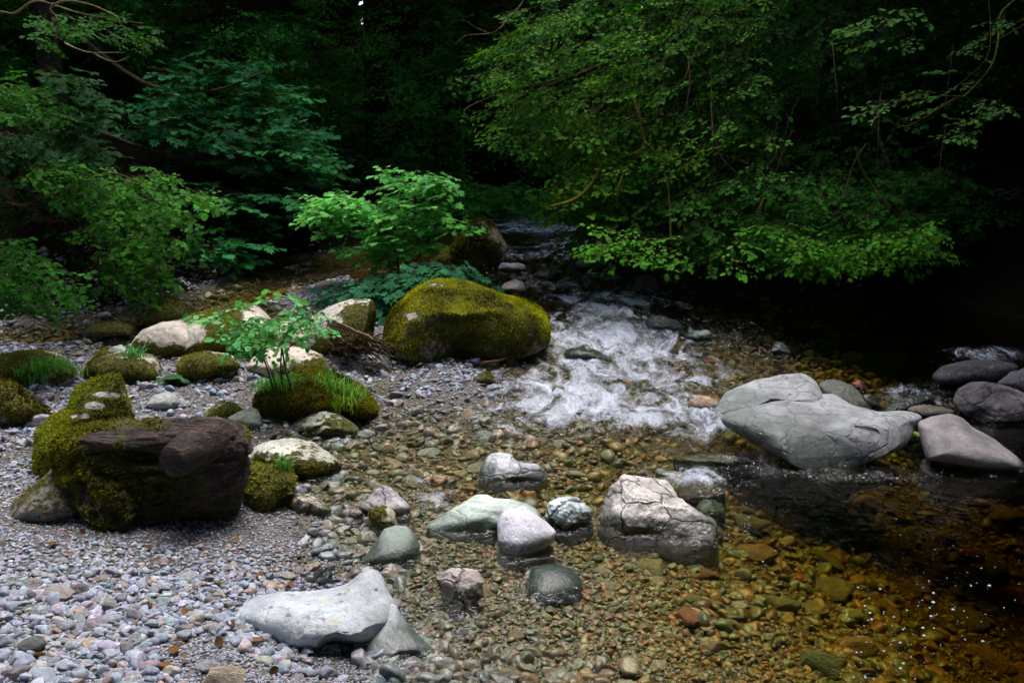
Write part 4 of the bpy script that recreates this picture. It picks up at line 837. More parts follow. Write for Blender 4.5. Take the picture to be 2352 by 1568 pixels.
from mathutils.bvhtree import BVHTree
_B = [None]
def onR(u, v, sink=.01):
    """point of the nearest rock surface seen along a line of sight, for things that grow or lie on a rock"""
    if _B[0] is None: _B[0] = [BVHTree.FromPolygons(X.tolist(), F.tolist()) for X, F in ROCKS if X[:, 1].max() < 11]
    r = ray(u, v); r = r / np.linalg.norm(r); best = None
    for b in _B[0]:
        h = b.ray_cast(Vector(CAM.tolist()), Vector(r.tolist()))
        if h[0] is not None and (best is None or h[3] < best[1]): best = (np.array(h[0]), h[3])
    G, _ = hitG(u, v)
    if best is None or np.linalg.norm(G - CAM) < best[1]: return G
    return best[0] - np.array([0, 0, sink])

# broken little ripples and a thin waterline highlight painted as foam round each stone
from mathutils.kdtree import KDTree
def wakes():
    pts = []
    for X, F in ROCKS:
        w_ = W(X[:, 0], X[:, 1]); k = (np.abs(X[:, 2] - w_) < .02) & (X[:, 1] < 11); P = X[k]
        if len(P): pts.append(P[:: max(1, len(P) // 160)])
    P = np.concatenate(pts); kd = KDTree(len(P))
    for i, p in enumerate(P): kd.insert((p[0], p[1], 0), i)
    kd.balance(); me = water.data; n = len(me.vertices); co = np.zeros(n * 3, np.float32); me.vertices.foreach_get('co', co); co = co.reshape(-1, 3)
    ii = np.where((co[:, 0] > -4) & (co[:, 0] < 4.4) & (co[:, 1] > 2.4) & (co[:, 1] < 9) & (co[:, 2] > -1))[0]
    d = np.array([kd.find((float(co[i, 0]), float(co[i, 1]), 0))[2] for i in ii])
    g = np.exp(-(d / .07) ** 2); l = np.exp(-(d / .02) ** 2); f = fbm(co[ii].astype(float) * [30, 30, 0] + 3, 3); f2 = fbm(co[ii].astype(float) * [7, 7, 0] + 8, 2)
    co[ii, 2] += .005 * g * f + .004 * l; me.vertices.foreach_set('co', co.ravel())
    for nm, v in (('turb', g * .45), ('foam', l * (.42 + .7 * f2))):
        a = np.zeros(n, np.float32); me.attributes[nm].data.foreach_get('value', a); a[ii] = np.maximum(a[ii], np.clip(v, 0, 1)); me.attributes[nm].data.foreach_set('value', a)
    me.update()
wakes()
# ------------------------------------------------------------------ foliage
def fan(out, c, fold):
    V = np.array([(c[0], c[1], 0)] + [(x, y, fold * abs(x) - .12 * (y - .4) ** 2) for x, y in out], float)
    n = len(out); F = np.array([(0, 1 + i, 1 + (i + 1) % n) for i in range(n)]); return V, F   # x lateral, y along leaf
OVAL = fan([(0, 0), (-.26, .22), (-.36, .5), (-.24, .8), (0, 1.0), (.24, .8), (.36, .5), (.26, .22)], (0, .5), .18)
ROUND = fan([(0, 0), (-.33, .15), (-.45, .5), (-.28, .85), (0, 1.0), (.28, .85), (.45, .5), (.33, .15)], (0, .5), .15)
LOBED = fan([(0, 0), (-.30, -.04), (-.26, .14), (-.62, .34), (-.33, .46), (-.40, .80), (-.13, .68), (0, 1.05), (.13, .68), (.40, .80), (.33, .46), (.62, .34), (.26, .14), (.30, -.04)], (0, .35), .12)
HEX = fan([(0, 0), (-.42, .25), (-.4, .75), (0, 1.), (.4, .75), (.42, .25)], (0, .5), .2)
def norm(a): return a / (np.linalg.norm(a, axis=-1, keepdims=True) + 1e-9)
def leafmesh(P, D, N, size, tmpl):
    V0, F0 = tmpl; D = norm(D); Y = D; X = norm(np.cross(Y, N)); Zc = np.cross(X, Y)
    V = P[:, None] + size[:, None, None] * (X[:, None] * V0[None, :, 0:1] + Y[:, None] * V0[None, :, 1:2] + Zc[:, None] * V0[None, :, 2:3])
    m = len(V0); F = F0[None] + (np.arange(len(P)) * m)[:, None, None]
    return V.reshape(-1, 3), F.reshape(-1, 3), m
def spray_template(kind, rg):
    """positions, directions, sizes of the leaves on one flat branchlet about 1 unit long, and its twigs"""
    P, D, Sz, T = [], [], [], []
    def line(a, b, k, s0, sz):
        a = np.array(a, float); b = np.array(b, float); d = b - a; d = d / np.linalg.norm(d); lat = np.array([-d[1], d[0], 0])
        T.append((a, b))
        for i in range(k):
            f = s0 + (1 - s0) * (i + .5) / k; side = 1 if i % 2 else -1
            P.append(a + (b - a) * f + np.array([0, 0, -.03 * f])); dd = d * .7 + lat * side * .8 + np.array([0, 0, -.18]); D.append(dd); Sz.append(sz * rg.uniform(.7, 1.15))
        P.append(b); D.append(d + np.array([0, 0, -.25])); Sz.append(sz)
    if kind == 'beech':
        line((0, 0, 0), (1, rg.normal(0, .06), -.10), 9, .25, .15)
        line((.25, 0, -.01), (.72, .42, -.08), 5, .2, .14); line((.35, 0, -.02), (.85, -.4, -.08), 5, .2, .14); line((.6, 0, -.05), (.95, .2, -.1), 3, .3, .13)
    elif kind == 'hazel':
        line((0, 0, 0), (1, rg.normal(0, .08), -.14), 7, .2, .19); line((.3, 0, -.02), (.75, .38, -.12), 4, .3, .18); line((.45, 0, -.03), (.85, -.36, -.12), 3, .3, .18)
    else:
        line((0, 0, 0), (1, rg.normal(0, .08), -.05), 5, .3, .24); line((.2, 0, 0), (.55, .4, -.02), 3, .3, .22); line((.4, 0, 0), (.75, -.38, -.02), 3, .3, .22)
        line((0, 0, 0), (.35, -.35, .02), 2, .4, .22)
    return np.array(P), norm(np.array(D)), np.array(Sz), T
def spray_set(O, az, pitch, scale, kind, tmpl, colA, colB, seed, jit=.33, twigs=True, hue=.12, az3=None):
    """returns mesh arrays for leaves and for twigs of many sprays"""
    rg = np.random.default_rng(seed); Vs, Fs, Cs, TV, TF = [], [], [], [], []; n0 = 0; t0 = 0
    NT_ = 8; colA = np.array(colA); colB = np.array(colB)
    for k in range(NT_):
        ii = np.where(np.arange(len(O)) % NT_ == k)[0]
        if not len(ii): continue
        P, D, Sz, T = spray_template(kind, rg)
        a = az[ii]; p = pitch[ii]; r = rg.normal(0, .25, len(ii)); s = scale[ii]
        ca, sa, cp, sp, cr, sr = np.cos(a), np.sin(a), np.cos(p), np.sin(p), np.cos(r), np.sin(r)
        fx = np.stack([ca * cp, sa * cp, -sp], -1); lat = np.stack([-sa, ca, 0 * a], -1); up = np.cross(fx, lat)
        lat2 = lat * cr[:, None] + up * sr[:, None]; up2 = np.cross(fx, lat2)
        M = np.stack([fx, lat2, up2], -1)                       # local -> world
        PP = O[ii][:, None] + s[:, None, None] * np.einsum('nij,kj->nki', M, P)
        DD = np.einsum('nij,kj->nki', M, D) + rg.normal(0, jit * .6, (len(ii), len(P), 3))
        UU = up2[:, None] + rg.normal(0, jit, (len(ii), len(P), 3)) + np.array([0, 0, .25])
        SS = s[:, None] * Sz[None] * rg.uniform(.75, 1.2, (len(ii), len(P)))
        keep = rg.random(SS.shape) < .92
        V, F, m = leafmesh(PP[keep], DD[keep], UU[keep], SS[keep], tmpl)
        t = np.clip(np.repeat(fbm(O[ii] * 1.3 + 3, 2)[:, None] * .9 + .5, len(P), 1)[keep] + rg.normal(0, .22, keep.sum()), 0, 1)[:, None]
        c = (colA * (1 - t) + colB * t) * rg.uniform(.75, 1.3, (len(t), 1)) * (1 + hue * rg.normal(size=(len(t), 3)))
        Vs.append(V); Fs.append(F + n0); Cs.append(np.repeat(np.clip(c, .002, .6), m, 0)); n0 += len(V)
        if twigs:
            for (a_, b_) in T:
                A = O[ii] + s[:, None] * (M @ a_); B = O[ii] + s[:, None] * (M @ b_)
                d = norm(B - A); x = norm(np.cross(d, np.array([0, 0, 1.]) + .01)); y = np.cross(d, x); w = (.0045 * s)[:, None] * 1.2
                ring = [A + x * w, A - x * w * .5 + y * w * .87, A - x * w * .5 - y * w * .87, B + x * w * .4, B - x * w * .2 + y * w * .35, B - x * w * .2 - y * w * .35]
                V = np.stack(ring, 1).reshape(-1, 3); f = np.array([(0, 1, 4, 3), (1, 2, 5, 4), (2, 0, 3, 5)])
                TV.append(V); TF.append((f[None] + (np.arange(len(ii)) * 6)[:, None, None]).reshape(-1, 4) + t0); t0 += len(V)
    out = (np.concatenate(Vs), np.concatenate(Fs), np.concatenate(Cs))
    return out, ((np.concatenate(TV), np.concatenate(TF)) if twigs else None)
def region(poly, d0, d1, n, seed, thr=-.12, f=1.1):
    rg = np.random.default_rng(seed); P = np.array(poly, float); lo, hi = P.min(0), P.max(0); out = []
    tot = 0
    for _ in range(60):
        u = rg.uniform(lo[0], hi[0], n * 2); v = rg.uniform(lo[1], hi[1], n * 2); d = rg.uniform(d0, d1, n * 2)
        X = at(u, v, d); k = (sd_poly(u, v, P) > 0) & (fbm(X * f + seed, 2) > thr) & (X[:, 2] > np.maximum(H(X[:, 0], X[:, 1]), W(X[:, 0], X[:, 1])) + .12)
        out.append(X[k]); tot += k.sum()
        if tot > n: break
    return np.concatenate(out)[:n]
def foliage_parts(root, sets, O, tw_mat=None, crown='crown', tw='twigs'):
    V = []; F = []; Cc = []; TV = []; TF = []; n = 0; t = 0
    for (lv, twg) in sets:
        V.append(lv[0]); F.append(lv[1] + n); Cc.append(lv[2]); n += len(lv[0])
        if twg: TV.append(twg[0]); TF.append(twg[1] + t); t += len(twg[0])
    mk(crown, np.concatenate(V) - O, np.concatenate(F), LEAF, parent=root, cols={'col': np.concatenate(Cc)}, smooth=False)
    if TV: mk(tw, np.concatenate(TV) - O, np.concatenate(TF), tw_mat or TWIGD, parent=root)['kind'] = 'stuff'
def limb(root, O, pts, rad, mat, name='branch', n=7, noise=.12, seed=0):
    t = tube(pts, rad, n, noise=noise, seed=seed); return mk(name, t[0] - O, t[1], mat, parent=root)
G1, G2 = (.018, .075, .022), (.06, .19, .035)             # beech greens
CLEAR = (-1.2, 7.5, 4.8, 5.0)                                # gap in the added canopy, shaped to place the light
# canopy clumps added to shade the wood, shared out between the trees
TREES = []    # (x, y, trunk radius, height, label, visible)
def add_tree(x, y, r, h, lab, lean=(0, 0), group='trunks of the dark wood behind the stream'):
    TREES.append(dict(x=x, y=y, r=r, h=h, lab=lab, lean=lean, sets=[], limbs=[], clumps=[], group=group))
    return TREES[-1]
def from_px(u, y): return (u - 1176) / FPX * y * 1.02, y
beech = add_tree(*from_px(1885, 13.5), .17, 11, 'spreading beech on the right bank with long leafy branches hanging low over the water', (-.6, -1.2), None)
syc = add_tree(-5.6, 12.6, .12, 9, 'bushy blue-green sycamore on the left bank, tiers of leaves almost reaching the stream', (.5, -.8), None)
haz = add_tree(-6.2, 9.9, .07, 6, 'lighter yellow-green hazel hanging over the back channel in front of the sycamore', (.6, -1), None)
edge = add_tree(-6.6, 7.6, .08, 6, 'tree at the left picture edge with bare looping twigs at the top', (.5, -.4), None)
redge = add_tree(5.6, 7.4, .10, 9, 'tree beyond the right edge sending one thin sparse-leaved branch into the picture', (-.5, -.2), None)
bgs = []
for (u, y, r, lab) in ((560, 16, .2, 'thick black trunk standing left of centre behind the sycamore crown'), (700, 21, .15, 'slim dark trunk deep in the wood above the bright bush'),
                       (880, 18, .18, 'ivy-leaved tree in the centre background with a small sky gap at its top'), (1080, 24, .2, 'distant tree straight above the far end of the stream'),
                       (1330, 19, .17, 'dark tree behind the upper left part of the beech crown'), (1560, 17, .16, 'shaded tree behind the middle of the beech crown'),
                       (1990, 19, .22, 'dark tree right of the beech trunk next to the brightest sky gap'), (2180, 15, .16, 'dim tree in the upper right dark corner'),
                       (250, 17, .16, 'dim tree in the upper left background behind the bare twigs'), (30, 14, .14, 'dark tree at the far upper left'), (2450, 12, .15, 'dark tree just past the right edge of the picture')):
    x_, y_ = from_px(u, y); bgs.append(add_tree(x_, y_, r, 12, lab))
for (x, y, lab) in ((-7, 3, 'unseen tree added left of the gravel bank to block light'), (-4.5, -3.5, 'unseen tree added behind the gravel bank to block light'), (1, -5.5, 'unseen tree added downstream of the pool to block light'),
               (6.8, -1.5, 'unseen tree added on the near right bank to block light'), (7.5, 4.2, 'unseen tree added beside the large pale boulder to block light')):
    add_tree(x, y, .2, 12, lab, group='added unseen trees blocking light round the clearing')  # out-of-view trees, added for the light they block
rgc = np.random.default_rng(50)
n = 170000
cx = rgc.uniform(-24, 24, n); cy = rgc.uniform(-13, 46, n)
gap = ((cx - CLEAR[0]) / CLEAR[2]) ** 2 + ((cy - CLEAR[1]) / CLEAR[3]) ** 2 + .5 * fbm(np.stack([cx, cy, 0 * cx], -1) * .5, 2)
cz = 6.6 - 2.2 * sstep(10, 12.5, cy) + 1.2 * sstep(16, 24, cy) + 6 * rgc.random(n) ** 1.3 + .8 * fbm(np.stack([cx, cy, 0 * cx], -1) * .35, 2)
k = (gap > 1) & (rgc.random(n) < .8)
cx, cy, cz = cx[k], cy[k], cz[k]
m_ = 5000; bx_, by_ = rgc.uniform(3.2, 9, m_), rgc.uniform(5.6, 13, m_)   # unseen low clumps added to shade the right side of the stream
kk_ = ((bx_ - 6.5) / 3.6) ** 2 + ((by_ - 9.5) / 3.8) ** 2 < 1; cx, cy, cz = np.concatenate([cx, bx_[kk_]]), np.concatenate([cy, by_[kk_]]), np.concatenate([cz, rgc.uniform(3.7, 5.2, kk_.sum())])
# unseen leaf curtain added round the clearing to keep side light out
m_ = 26000; ang = rgc.uniform(0, 2 * PI, m_); rad = rgc.uniform(13, 17, m_)
ex = rad * 1.15 * np.cos(ang); ey = 9 + rad * 1.2 * np.sin(ang); ez = rgc.uniform(3., 11, m_)
el = np.degrees(np.arctan2(ez - CAMZ, np.hypot(ex, ey))); inview = (ey > 3) & (np.abs(ex / np.maximum(ey, .1)) < .56)
k = ~(inview & (el < 8.5)) ; ex, ey, ez = ex[k], ey[k], ez[k]
cx, cy, cz = np.concatenate([cx, ex]), np.concatenate([cy, ey]), np.concatenate([cz, ez])
TX = np.array([(t['x'], t['y']) for t in TREES]); own = np.argmin((cx[:, None] - TX[:, 0]) ** 2 + (cy[:, None] - TX[:, 1]) ** 2, 1)
print('canopy clumps', len(cx))
for i, t in enumerate(TREES):
    kk = own == i; m = kk.sum()
    if m:
        P = np.stack([cx[kk], cy[kk], cz[kk]], -1); D = rgc.normal(size=(m, 3)) * [1, 1, .3]; N = rgc.normal(size=(m, 3)) * .6 + [0, 0, 1]
        V, F, q = leafmesh(P, D, N, rgc.uniform(.25, .5, m), HEX); c = np.array([.03, .09, .02]) * rgc.uniform(.6, 1.4, (m, 1))
        t['clumps'] = ((V, F, np.repeat(c, q, 0)), None)
def sprays(t, poly, d0, d1, n, kind, tmpl, A, B, sc_, seed, thr=-.12, center=None, out=1., pitch=(.25, .25), az=None, tw=True, f=1.1, jit=.33):
    n = int(n * 1.15) if 'x' in t else n
    O = region(poly, d0, d1, n, seed, thr, f); rg = np.random.default_rng(seed + 1)
    if center is None: c = O.mean(0)
    else: c = np.array(center)
    a = np.arctan2(O[:, 1] - c[1] - 1.2, O[:, 0] - c[0]) + rg.normal(0, .8, len(O))
    if az is not None: a = az + rg.normal(0, .7, len(O))
    s = sc_ * rg.uniform(.6, 1.25, len(O)) * (.85 if 'x' in t else 1)
    if 'x' in t: A = np.array(A) * [.62, .74, .58]; B = np.array(B) * [.62, .74, .58]
    t['sets'].append(spray_set(O, a, rg.normal(*pitch, len(O)), s, kind, tmpl, A, B, seed, twigs=tw, jit=jit))
    return O
PIm = -PI / 2
# --- right beech: big overhanging mass
BM = [(1120, 130), (1180, 60), (1250, -60), (2400, -60), (2400, 120), (2250, 420), (2190, 530), (2100, 560), (2030, 600), (1960, 560), (1880, 560), (1800, 600), (1720, 590), (1640, 580), (1560, 560), (1480, 590), (1400, 575), (1360, 540), (1300, 480), (1260, 430), (1330, 380), (1230, 340), (1150, 290), (1160, 220), (1100, 160)]
sprays(beech, BM, 8.8, 12.5, 1250, 'beech', OVAL, (.008, .05, .008), (.034, .15, .016), .44, 1, thr=-.02, az=PI + .5, pitch=(.3, .25))  # deep sprays: darker leaf colour paints the shade inside the crown
sprays(beech, [(1120, 130), (1250, 0), (1500, -40), (1800, -40), (1750, 200), (1800, 330), (1600, 420), (1450, 500), (1320, 470), (1280, 430), (1330, 370), (1220, 330), (1150, 280), (1150, 200)], 8.2, 10, 480, 'beech', OVAL, (.03, .12, .012), (.15, .34, .035), .40, 2, thr=-.02, az=PI + .6, pitch=(.35, .25))
sprays(beech, [(1370, 540), (1440, 500), (1550, 540), (1650, 520), (1800, 500), (1900, 540), (1980, 540), (2060, 500), (2160, 500), (2170, 540), (2060, 560), (2010, 590), (1980, 570), (1880, 585), (1800, 575), (1740, 600), (1650, 590), (1590, 590), (1530, 570), (1440, 590)], 7.6, 8.6, 170, 'beech', OVAL, (.025, .12, .014), (.14, .38, .032), .40, 3, thr=-.25, az=PI + 1., pitch=(.3, .2))  # hanging tips: lighter leaf colour paints the light on them
sprays(beech, [(1500, 380), (2200, 380), (2300, 480), (2200, 560), (1500, 560)], 8, 10, 300, 'beech', OVAL, (.015, .075, .012), (.06, .22, .024), .42, 4, thr=-.05, az=PI + .8)
def L(pts, dz=0): return [at(u, v, d) for u, v, d in pts]
tb = np.array([beech['x'], beech['y'], 0])
beech['limbs'] += [
    ('B', L([(1900, -250, 11.5), (1620, 40, 10), (1380, 150, 9.2), (1180, 230, 8.6)]), [.07, .05, .03, .01]), ('B', L([(1850, -200, 11.5), (1500, 120, 9.6), (1330, 300, 9), (1200, 350, 8.6)]), [.06, .045, .025, .008]),
    ('B', L([(1900, -150, 12), (1700, 150, 10), (1560, 330, 9.4), (1440, 520, 8.8)]), [.06, .04, .025, .008]), ('B', L([(1950, -100, 12), (1990, 200, 10.4), (2060, 420, 9.5), (2150, 520, 9)]), [.06, .04, .02, .008]),
    ('M', L([(1440, 200, 8.8), (1465, 255, 8.5), (1480, 325, 8.4), (1500, 345, 8.3), (1530, 410, 8.2), (1538, 470, 8.1), (1541, 552, 8.0)]), [.022, .022, .02, .016, .012, .010, .014]),
    ('M', L([(1480, 325, 8.4), (1465, 360, 8.3), (1440, 385, 8.2), (1421, 430, 8.1), (1417, 470, 8.1)]), [.012, .012, .014, .011, .006]),
    ('M', L([(1400, 290, 8.6), (1388, 354, 8.4), (1371, 401, 8.3), (1345, 438, 8.2), (1313, 462, 8.1), (1264, 475, 8.0)]), [.010, .014, .017, .02, .022, .014]),
    ('M', L([(1363, 372, 8.5), (1348, 400, 8.4), (1330, 430, 8.3), (1270, 452, 8.2)]), [.008, .009, .008, .005]),
    ('M', L([(1963, 335, 8.2), (1977, 381, 8.2), (2004, 428, 8.2), (2028, 462, 8.1), (2045, 485, 8.1)]), [.009, .012, .013, .013, .015]),
    ('M', L([(1760, 440, 8.6), (1745, 480, 8.5), (1735, 510, 8.5)]), [.012, .02, .012]),
    ('T', L([(1785, 280, 8.4), (1778, 325, 8.4), (1783, 350, 8.3), (1749, 410, 8.3)]), [.006, .006, .006, .004]),
    ('T', L([(1636, 100, 8.6), (1634, 187, 8.6), (1636, 272, 8.5), (1651, 350, 8.4), (1688, 394, 8.3), (1727, 427, 8.3)]), [.007, .007, .007, .007, .006, .003]),
    ('T', L([(1650, 352, 8.4), (1690, 366, 8.4), (1735, 382, 8.3), (1778, 390, 8.3)]), [.005, .005, .004, .003]),
    ('T', L([(1580, 130, 8.8), (1585, 190, 8.7), (1577, 250, 8.6), (1590, 320, 8.6)]), [.006, .006, .005, .003]), ('T', L([(1290, 180, 8.4), (1150, 214, 8.3), (1132, 221, 8.3), (1068, 252, 8.2), (1083, 281, 8.2)]), [.008, .007, .007, .005, .003]),
    ('T', L([(1210, -30, 8.4), (1198, 10, 8.4), (1164, 44, 8.3), (1150, 65, 8.2), (1123, 78, 8.2), (1072, 82, 8.1), (1045, 102, 8.1)]), [.012, .010, .010, .009, .007, .005, .003]),
    ('T', L([(1125, 78, 8.2), (1090, 62, 8.2), (1070, 48, 8.2)]), [.006, .005, .003]), ('T', L([(2045, 484, 8.1), (2060, 480, 8.1), (2110, 495, 8), (2190, 490, 8)]), [.008, .006, .005, .003]),
    ('T', L([(1541, 552, 8), (1580, 548, 7.9), (1620, 530, 7.9)]), [.010, .006, .003]), ('T', L([(1541, 552, 8), (1490, 548, 7.9), (1440, 540, 7.9)]), [.010, .006, .003]), ('T', L([(1700, 560, 8), (1720, 520, 8.1), (1735, 505, 8.3)]), [.004, .006, .01])]
rr_ = np.random.default_rng(8)
for k in range(26):
    u = rr_.uniform(1250, 2200); v = rr_.uniform(60, 420); dd = rr_.uniform(8.2, 9.4); a = rr_.uniform(-60, 30)
    beech['limbs'].append(('T', L([(u, v, dd), (u + a * .5, v + rr_.uniform(40, 70), dd - .1), (u + a, v + rr_.uniform(90, 150), dd - .2), (u + a * 1.6, v + rr_.uniform(150, 200), dd - .2)]), [.007, .006, .004, .002]))
# --- left sycamore (teal), tiers
SA, SB = (.012, .08, .030), (.05, .24, .09)
for i, (poly, nn, d0, d1) in enumerate((([(340, 130), (480, 125), (640, 150), (670, 230), (720, 300), (720, 370), (600, 350), (470, 300), (330, 230)], 150, 10.4, 12.2),
                            ([(340, 230), (560, 300), (720, 350), (760, 400), (680, 430), (520, 380), (380, 330), (300, 300)], 150, 10.2, 12.),
                            ([(420, 420), (700, 430), (690, 480), (560, 540), (470, 540), (430, 480)], 80, 10, 11.5), ([(380, 560), (560, 540), (520, 620), (440, 650), (380, 640)], 22, 9.5, 10.5))):
    sprays(syc, poly, d0, d1, nn, 'lobed', LOBED, SA, SB, .42, 30 + i, thr=-.22, az=-.5, pitch=(.12, .15), f=.9, jit=.22)
syc['limbs'] += [('D', L([(150, 60, 12.4), (330, 190, 11.6), (480, 210, 11), (620, 160, 10.5)]), [.04, .03, .02, .008]), ('D', L([(120, 250, 12.4), (300, 330, 11.4), (500, 380, 10.8), (690, 420, 10.4)]), [.04, .03, .02, .008]), ('D', L([(150, 420, 12), (350, 470, 11), (560, 500, 10.4)]), [.03, .02, .008])]
# --- hazel, light green
HA, HB = (.028, .12, .016), (.09, .28, .03)
for i, (poly, nn) in enumerate((([(45, 365), (110, 355), (200, 372), (340, 372), (460, 425), (450, 450), (330, 440), (220, 470), (120, 440), (80, 410)], 90), ([(180, 470), (300, 440), (430, 470), (360, 520), (420, 545), (310, 560), (200, 540)], 60), ([(210, 580), (350, 560), (370, 590), (330, 650), (290, 690), (220, 660), (200, 620)], 36))):
    sprays(haz, poly, 7.6, 8.8, nn, 'hazel', ROUND, HA, HB, .31, 40 + i, thr=-.3, az=-.6, pitch=(.3, .2))
sprays(haz, [(130, 450), (400, 440), (450, 520), (380, 640), (250, 650), (150, 560)], 8.6, 9.8, 45, 'hazel', ROUND, (.012, .06, .012), (.035, .13, .02), .36, 44, thr=-.2, az=-.6)  # rear sprays: shade put into a darker leaf colour
haz['limbs'] += [('T', L([(60, 470, 8.8), (140, 440, 8.3), (240, 400, 8.1), (300, 410, 8), (380, 450, 7.8), (430, 500, 7.8)]), [.016, .012, .009, .008, .006, .003]), ('T', L([(150, 480, 8.4), (190, 485, 8.3), (250, 503, 8.2)]), [.008, .006, .003]),
                 ('T', L([(265, 510, 8.2), (272, 560, 8.1), (270, 600, 8), (283, 660, 8)]), [.01, .009, .008, .004]), ('D', L([(-100, 430, 9.8), (30, 470, 9), (150, 480, 8.4)]), [.04, .025, .008])]
# --- left edge tree: hazel sprays and bare twigs
sprays(edge, [(-60, 175), (60, 190), (125, 230), (140, 270), (60, 270), (-60, 240)], 5.6, 6.6, 60, 'hazel', ROUND, (.02, .10, .012), (.08, .24, .025), .21, 50, thr=-.4, az=-.2)
sprays(edge, [(80, 160), (170, 150), (230, 260), (180, 330), (60, 300)], 7, 8, 45, 'lobed', LOBED, (.015, .06, .02), (.035, .12, .04), .32, 51, thr=-.3, az=-.4)
sprays(edge, [(-60, 540), (60, 545), (90, 600), (140, 640), (130, 690), (70, 710), (20, 670), (-60, 640)], 5.8, 6.8, 80, 'hazel', ROUND, (.012, .07, .01), (.04, .16, .018), .23, 52, thr=-.4, az=-.3)
sprays(edge, [(60, 20), (260, 30), (360, 60), (330, 90), (180, 90), (60, 110)], 6.2, 7.2, 50, 'hazel', ROUND, (.02, .08, .015), (.05, .17, .03), .2, 53, thr=-.4, az=-.3)
sprays(edge, [(0, 300), (170, 300), (250, 350), (60, 360), (-50, 340)], 8, 9, 50, 'lobed', LOBED, (.012, .05, .018), (.03, .1, .035), .34, 54, thr=-.4, az=-.4)
sprays(edge, [(-80, 330), (180, 330), (200, 560), (-80, 560)], 8.5, 9.8, 50, 'hazel', ROUND, (.008, .045, .008), (.025, .11, .014), .34, 55, thr=-.4, az=-.4)  # back layer, leaf colour darkened to stand in for shade
edge['limbs'] += [('P', L([(-60, 24, 5.3), (0, 27, 5.2), (34, 31, 5.2), (68, 7, 5.1), (95, 3, 5.1), (122, 10, 5.1), (153, 2, 5.), (204, 10, 5.), (245, 27, 5.), (272, 44, 5.), (289, 86, 5.)]), [.008, .008, .007, .007, .007, .007, .006, .006, .005, .004, .002]),
                  ('P', L([(115, 22, 5.1), (129, 14, 5.1), (170, 27, 5.), (238, 41, 5.), (256, 36, 5.)]), [.006, .006, .005, .004, .002]), ('P', L([(122, 10, 5.1), (115, 22, 5.1), (128, 38, 5.1), (133, 60, 5.1), (128, 90, 5.2)]), [.006, .006, .006, .007, .005]),
                  ('P', L([(150, 100, 5.4), (176, 112, 5.3), (211, 121, 5.3), (288, 121, 5.2)]), [.006, .005, .005, .002]), ('P', L([(214, 122, 5.3), (240, 136, 5.3), (268, 142, 5.3), (299, 129, 5.3)]), [.005, .004, .003, .002]), ('P', L([(245, 46, 5), (330, 54, 5)]), [.003, .002]),
                  ('D', L([(-160, 150, 6.6), (-60, 60, 5.8), (-60, 24, 5.3)]), [.03, .02, .008])]
# --- right edge thin branch
redge['limbs'] += [('M', L([(2420, -60, 6.9), (2304, 24, 6.6), (2293, 95, 6.5), (2276, 153, 6.4), (2219, 218, 6.3), (2191, 228, 6.3), (2086, 289, 6.2), (2030, 272, 6.2)]), [.012, .009, .009, .008, .006, .006, .004, .002]),
                   ('T', L([(2219, 222, 6.3), (2249, 252, 6.3), (2291, 290, 6.3)]), [.005, .004, .002]), ('T', L([(2268, -20, 6.6), (2275, 60, 6.6), (2262, 140, 6.5), (2170, 220, 6.5)]), [.005, .004, .003, .002]), ('T', L([(2219, 222, 6.3), (2150, 222, 6.3), (2040, 236, 6.3)]), [.005, .004, .002]), ('T', L([(2400, 30, 6.5), (2330, 70, 6.5), (2280, 100, 6.5)]), [.005, .004, .003])]
def at_pts(t, pts, kind, tmpl, A, B, s, seed, az, pitch=.15):
    O = np.array([at(*p) for p in pts]); rg = np.random.default_rng(seed); n = len(O)
    t['sets'].append(spray_set(O, az + rg.normal(0, .6, n), pitch + rg.normal(0, .15, n), s * rg.uniform(.7, 1.2, n), kind, tmpl, A, B, seed))
at_pts(redge, [(2110, 220, 6.3), (2070, 236, 6.3), (2160, 222, 6.3), (2180, 210, 6.3), (2200, 225, 6.3), (2260, 218, 6.3), (2300, 222, 6.3), (2250, 255, 6.3), (2290, 275, 6.3), (2215, 300, 6.3), (2250, 300, 6.3), (2150, 240, 6.3), (2240, 180, 6.5), (2270, 95, 6.4), (2240, 120, 6.4), (2250, 100, 6.5), (2290, 75, 6.5), (2330, 60, 6.5), (2310, 30, 6.5), (2350, 250, 6.4), (2200, 170, 6.4)], 'beech', OVAL, (.03, .1, .02), (.09, .22, .04), .28, 60, PI + .3)
at_pts(beech, [(2020, 60, 8), (2060, 50, 8), (2100, 70, 8), (2000, 85, 8), (2080, 80, 8), (2040, 20, 8), (2130, 10, 8)], 'beech', OVAL, (.04, .13, .02), (.1, .25, .04), .4, 61, PI + .3)
# --- background trees: dim leaves
DA, DB = (.03, .13, .025), (.11, .36, .055)
bp = [(350, 30, 700, 480), (560, 30, 820, 500), (700, -40, 1060, 420), (950, -40, 1250, 460), (1150, -40, 1600, 400), (1350, -40, 1900, 450), (1850, -40, 2300, 480), (2000, -40, 2480, 560), (-100, -40, 420, 520), (-150, -40, 300, 560), (2200, -40, 2600, 600)]
for i, (t, (u0, v0, u1, v1)) in enumerate(zip(bgs, bp)):
    y = t['y']; nn = 520 if i in (1, 2, 3) else 400
    sprays(t, [(u0, v0), (u1, v0), (u1, v1), (u0, v1)], max(12.5, y - 4), y + 3, nn, 'beech', OVAL, DA, DB, .52, 70 + i, thr=-.05, az=PIm, pitch=(.3, .3), tw=False, f=.5)
sprays(bgs[3], [(1000, 415), (1380, 415), (1380, 482), (1000, 486)], 14, 17, 260, 'beech', OVAL, DA, DB, .5, 95, thr=-.3, az=PIm, tw=False, f=.6)
LM = {'B': BARK, 'M': BARKM, 'T': TWIGD, 'D': TWIGD, 'P': TWIG}
